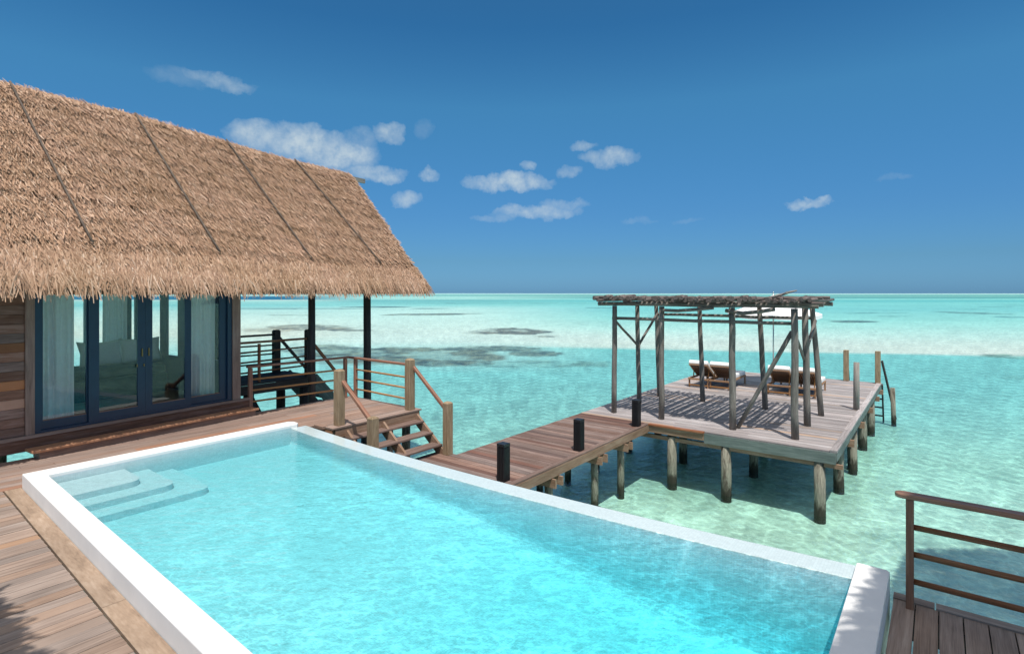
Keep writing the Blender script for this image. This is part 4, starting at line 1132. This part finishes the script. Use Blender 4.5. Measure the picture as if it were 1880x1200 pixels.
door(-1.16, -.39, -1.095, -.535, .072)
# back wall: posts, low panel, glass
part(MB().box(HL, -.15, 4.12, 4.2, FZ, FZ + .5), 'rear_panel', M['blue'], villa)
part(MB().box(HL, -.15, 4.12, 4.2, 2.62, 2.95), 'rear_lintel', M['blue'], villa)
for h0, h1 in ((-6.1, -5.95), (-5.0, -4.86), (-4.05, -3.85), (-2.75, -2.6), (-1.30, -1.06), (-.52, -.34), (-.26, -.16)):
    part(MB().box(h0, h1, 4.125, 4.195, FZ + .5, 2.62), 'rear_mullion', M['blue'], villa)
# timber step in front of the doors
vs = thing('door_step', 'long low timber step in front of the navy glass doors', 'step', (VX, VY, 0), VA, world_coords=False)
mb = MB(); mb.box(-3.62, .06, -.335, -.03, .105, .145); part(mb, 'step_board', M['step'], vs, bevel=.008)
mb = MB(); mb.box(-3.52, .01, -.29, -.262, .0, .104); part(mb, 'riser', M['deck_back'], vs)
mb = MB(); mb.box(-3.52, -3.49, -.262, -.04, .0, .104); part(mb, 'riser', M['deck_back'], vs)
mb = MB(); mb.box(-.02, .01, -.262, -.04, .0, .104); part(mb, 'riser', M['deck_back'], vs)
# terrace posts under the long roof end
for h, n_, rr, lab in ((1.63, .02, .085, None), (3.35, .02, .10, None), (1.7, 4.1, .09, None), (-1.7, 4.3, .09, None)):
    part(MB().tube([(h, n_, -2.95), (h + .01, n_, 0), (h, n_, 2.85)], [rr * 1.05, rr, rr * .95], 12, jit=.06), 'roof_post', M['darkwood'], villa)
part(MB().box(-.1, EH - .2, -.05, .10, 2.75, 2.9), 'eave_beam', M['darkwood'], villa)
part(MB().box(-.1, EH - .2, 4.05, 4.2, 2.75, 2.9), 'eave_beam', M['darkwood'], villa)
for h in (-3.3, -1.6, -.2, -5.0):
    for n_ in (.25, 2.2, 4.0):
        part(MB().tube([(h, n_, -2.95), (h, n_, FZ - .12)], .10, 10), 'pile', M['pile'], villa)

# interior: bed, pillows, curtains (things of their own)
def vthing(name, label, cat, h, n, z, group=None):
    p = vil(h, n, z); return thing(name, label, cat, p, VA, group, world_coords=False)
bed = vthing('bed', 'low bed with dark teal cover seen through the glass doors', 'bed', -1.95, 3.0, FZ - .02)
part(MB().box(-1.5, 1.6, -.55, .8, .0, .42), 'bed_base', M['teal_cloth'], bed, bevel=.02)
part(MB().box(-1.48, 1.58, -.53, .78, .42, .60), 'mattress', M['teal_cloth'], bed, bevel=.05, seg=3)
def pillow(label, h, n, z, wd, ht, rot, tilt):
    bm = bmesh.new(); nn = 12
    grid = []
    for side in (1, -1):
        gr = []
        for i in range(nn + 1):
            row = []
            for j in range(nn + 1):
                u = i / nn * 2 - 1; v_ = j / nn * 2 - 1
                th_ = (max(0, 1 - abs(u) ** 2.6) * max(0, 1 - abs(v_) ** 2.6)) ** .55
                pinch = 1 - .10 * (1 - abs(u * v_)) * max(abs(u), abs(v_)) ** 3
                row.append(bm.verts.new((u * wd / 2 * pinch, side * .085 * th_ + .006 * math.sin(u * 9 + v_ * 5) * th_, v_ * ht / 2 * pinch + .02 * abs(u) ** 4)))
            gr.append(row)
        grid.append(gr)
    for s_, gr in zip((1, -1), grid):
        for i in range(nn):
            for j in range(nn):
                q = [gr[i][j], gr[i + 1][j], gr[i + 1][j + 1], gr[i][j + 1]]
                bm.faces.new(q if s_ < 0 else q[::-1])
    bmesh.ops.remove_doubles(bm, verts=bm.verts, dist=1e-5)
    for f in bm.faces: f.smooth = True
    me = bpy.data.meshes.new('pillow'); bm.to_mesh(me); bm.free(); me.materials.append(M['white_cloth'])
    o = bpy.data.objects.new('pillow', me); COL.objects.link(o)
    o.location = vil(h, n, z); o.rotation_euler = (tilt, 0, VA + rot)
    tag(o, label, 'pillow', 'white pillows on the bed')
pillow('white pillow at the left end of the bed, partly behind a blue door stile', -1.41, 3.05, 1.20, .84, .54, .06, -.28)
pillow('white pillow at the right end of the bed, beside the door handles', -.64, 3.0, 1.21, .82, .56, -.05, -.3)
def curtain(label, h0, h1, n, z0, z1, flare=0.0, amp=.035, per=.085, swing=0):
    mb_ = MB(); nn = int((h1 - h0) / .012); r0 = random.random() * 6
    zs = [z1, z1 - .5, z1 - 1.0, z1 - 1.4, z0 + .3, z0]
    rows_ = []
    for k, z in enumerate(zs):
        f = k / (len(zs) - 1); row = []
        for i in range(nn + 1):
            u = i / nn; h = h0 + (h1 - h0) * u * (1 + flare * f) + swing * f
            ph_ = 2 * math.pi * (h - h0) / per + r0 + .8 * math.sin(u * 7 + f)
            row.append((h, amp * (.6 + .5 * f) * math.sin(ph_) + .012 * math.sin(ph_ * 2.3 + f), z + (.01 * math.sin(u * 20) if k == 5 else 0)))
        rows_.append(row)
    for k in range(len(zs) - 1):
        for i in range(nn):
            mb_.face([rows_[k][i], rows_[k + 1][i], rows_[k + 1][i + 1], rows_[k][i + 1]], [(0, 0)] * 4, True)
    me_o = mb_.build('curtain', M['curtain'])
    bm = bmesh.new(); bm.from_mesh(me_o.data); bmesh.ops.remove_doubles(bm, verts=bm.verts, dist=1e-5); bm.to_mesh(me_o.data); bm.free()
    me_o.location = vil(0, n, 0); me_o.rotation_euler = (0, 0, VA)
    tag(me_o, label, 'curtain', 'white curtains behind the glass doors')
curtain('white sheer curtain behind the leftmost door pane', -3.37, -2.90, .26, FZ + .02, 2.6, per=.11)
curtain('narrow white curtain hanging behind the rightmost door pane', -1.08, -.50, .26, FZ + .02, 2.6, per=.075)
curtain('grey white curtain gathered at the rear window behind the second pane', -1.02, -.50, 3.95, FZ + .1, 2.6, per=.10)

# ------------------------------------------------------------------ raised entry walkway behind the landing
wk = thing('raised_walkway', 'shaded raised timber walkway with stairs behind the villa corner', 'walkway', (6.8, 12.6, .5))
mb = MB(); planks_x(mb, 0, 0, 12.0, 13.4, .5, .14, xs=lambda y: (5.9, 7.72)); part(mb, 'planks', M['darkwood'], wk)
part(MB().box(5.9, 7.72, 11.97, 12.01, .27, .47), 'fascia', M['darkwood'], wk)
part(MB().box(5.9, 7.72, 13.38, 13.42, .27, .47), 'fascia', M['darkwood'], wk)
part(MB().box(7.69, 7.73, 12.02, 13.37, .27, .47), 'fascia', M['darkwood'], wk)
for x, y in ((6.12, 12.1), (7.5, 12.15), (6.12, 13.2), (7.5, 13.2)):
    part(MB().tube([(x, y, -2.95), (x, y, .28)], .11, 10), 'pile', M['darkwood'], wk)
part(MB().beam((6.15, 12.1, .2), (6.9, 12.1, -1.3), .07, .12), 'brace', M['darkwood'], wk)
for y in (12.1, 13.3):
    part(MB().beam((7.70, y, .42), (9.1, y, -1.15), .06, .30), 'stringer', M['fascia_grey'], wk)
for k in range(6):
    x = 7.84 + k * .2; z = .30 - k * .225; part(MB().box(x, x + .24, 12.13, 13.27, z - .035, z), 'tread', M['darkwood'], wk)
part(MB().box(8.7, 10.3, 11.95, 13.4, -1.25, -1.18), 'lower_landing', M['darkwood'], wk)
for x in (8.9, 10.1):
    for y in (12.1, 13.25): part(MB().tube([(x, y, -2.95), (x, y, -1.25)], .09, 10), 'pile', M['darkwood'], wk)
wr = thing('walkway_railing', 'dark newel posts and rails along the raised walkway behind the villa corner', 'railing', (7.0, 12.6, .5))
for x, y, z1 in ((7.6, 12.16, 1.62), (7.38, 13.2, 1.58)):
    mb = MB(); newel(mb, x, y, .5, z1, .15 if y > 13 else .11); part(mb, 'newel_post', M['darkwood'], wr)
part(MB().beam((6.38, 12.14, .5), (6.38, 12.14, 1.36), .05, .05), 'post', M['redwood'], wr)
part(MB().beam((5.9, 12.15, 1.40), (7.72, 12.15, 1.40), .09, .045), 'handrail', M['rail_dark'], wr)
part(MB().beam((5.9, 13.22, 1.46), (7.34, 13.22, 1.46), .09, .045), 'handrail', M['darkwood'], wr)
for z in (.75, .98, 1.2):
    part(MB().tube([(5.9, 12.15, z - .02), (7.55, 12.15, z)], .02, 8), 'rail', M['rail_dark'], wr)
    part(MB().tube([(5.9, 13.22, z + .02), (7.34, 13.22, z)], .02, 8), 'rail', M['darkwood'], wr)
part(MB().beam((7.62, 12.16, 1.42), (8.95, 12.16, -.15), .07, .06), 'handrail', M['redwood'], wr)
part(MB().beam((7.42, 13.2, 1.42), (8.75, 13.2, -.10), .07, .06), 'handrail', M['darkwood'], wr)

# ------------------------------------------------------------------ neighbouring pavilions (just outside the view; they shade the deck)
def pavilion(label, eave_a, eave_b, inward, span, z_eave, z_ridge, posts_, seed):
    """thatched lean roof whose eave runs from eave_a to eave_b, rising in direction inward"""
    a_ = Vector((*eave_a, z_eave)); b_ = Vector((*eave_b, z_eave)); iv = Vector((*inward, 0)).normalized()
    root = thing('shade_pavilion', label, 'pavilion', ((a_.x + b_.x) / 2, (a_.y + b_.y) / 2, 0))
    up_ = Vector((0, 0, z_ridge - z_eave))
    mb = MB(); c_ = b_ + iv * span + up_; d_ = a_ + iv * span + up_
    e_ = a_ + iv * 2 * span; f_ = b_ + iv * 2 * span
    for q in ((a_, b_, c_, d_), (d_, c_, f_, e_)):
        mb.face(q, [(0, 0), (1, 0), (1, 1), (0, 1)]); mb.face([p - Vector((0, 0, .15)) for p in q], [(0, 0), (1, 0), (1, 1), (0, 1)])
    rf = part(mb, 'roof', M['thatch_base'], root)
    off = OFF[root.name]
    A = np.array(a_ - off); al_ = np.array((b_ - a_).normalized()); L_ = (b_ - a_).length
    slope = np.array(iv * span + up_); SL = np.linalg.norm(slope); slope = slope / SL
    nm_ = np.cross(al_, slope); nm_ = nm_ if nm_[2] > 0 else -nm_
    def fr_(u, v):
        p = A + al_ * u[:, None] + slope * v[:, None]; N = len(u)
        return p, np.tile(al_, (N, 1)), np.tile(-slope, (N, 1)), np.tile(nm_, (N, 1))
    def fr_end0(u, v):
        p = A + slope * u[:, None]; N = len(u); return p, np.tile(slope, (N, 1)), np.tile(-al_, (N, 1)), np.tile(nm_, (N, 1))
    def fr_end1(u, v):
        p = A + al_ * L_ + slope * u[:, None]; N = len(u); return p, np.tile(slope, (N, 1)), np.tile(al_, (N, 1)), np.tile(nm_, (N, 1))
    ly = [thatch_strips(fr_, SL, np.arange(.1, SL, .16), 0, L_, .04, .42, .05, .1, .03, seed, .04, .3),
          thatch_strips(fr_, SL, [0, .04, .08], 0, L_, .03, .34, .02, .3, .02, seed + 1, .03, .35),
          thatch_strips(fr_end0, SL, [0, .03], 0, SL, .03, .3, .02, .2, .03, seed + 2, .03, .35),
          thatch_strips(fr_end1, SL, [0, .03], 0, SL, .03, .3, .02, .2, .03, seed + 3, .03, .35)]
    to = np_mesh('thatch', ly, M['thatch']); to.parent = rf
    for (x, y, zt) in posts_:
        part(MB().tube([(x, y, -2.9), (x, y, zt)], .1, 10), 'post', M['log'], root)
pavilion('tall thatched pavilion roof beside the near deck', (1.9, -1.30), (10.3, -2.2), (.35, -1), 3.0, 6.0, 8.2,
         ((3.0, -3.2, 7.3), (6.6, -3.4, 7.3), (10.4, -3.4, 7.3), (3.0, -6.4, 6.4), (10.4, -6.4, 6.4)), 200)
pavilion('thatched pavilion roof over the left side of the deck', (-.38, 5.05), (-.38, .8), (-1, 0), 2.4, 4.0, 6.0,
         ((-1.5, 4.9, 5.0), (-1.5, 1.2, 5.0), (-4.2, 4.9, 4.3), (-4.2, 1.2, 4.3)), 300)

for o in list(bpy.data.objects):
    if '_o' in o.keys(): del o['_o']
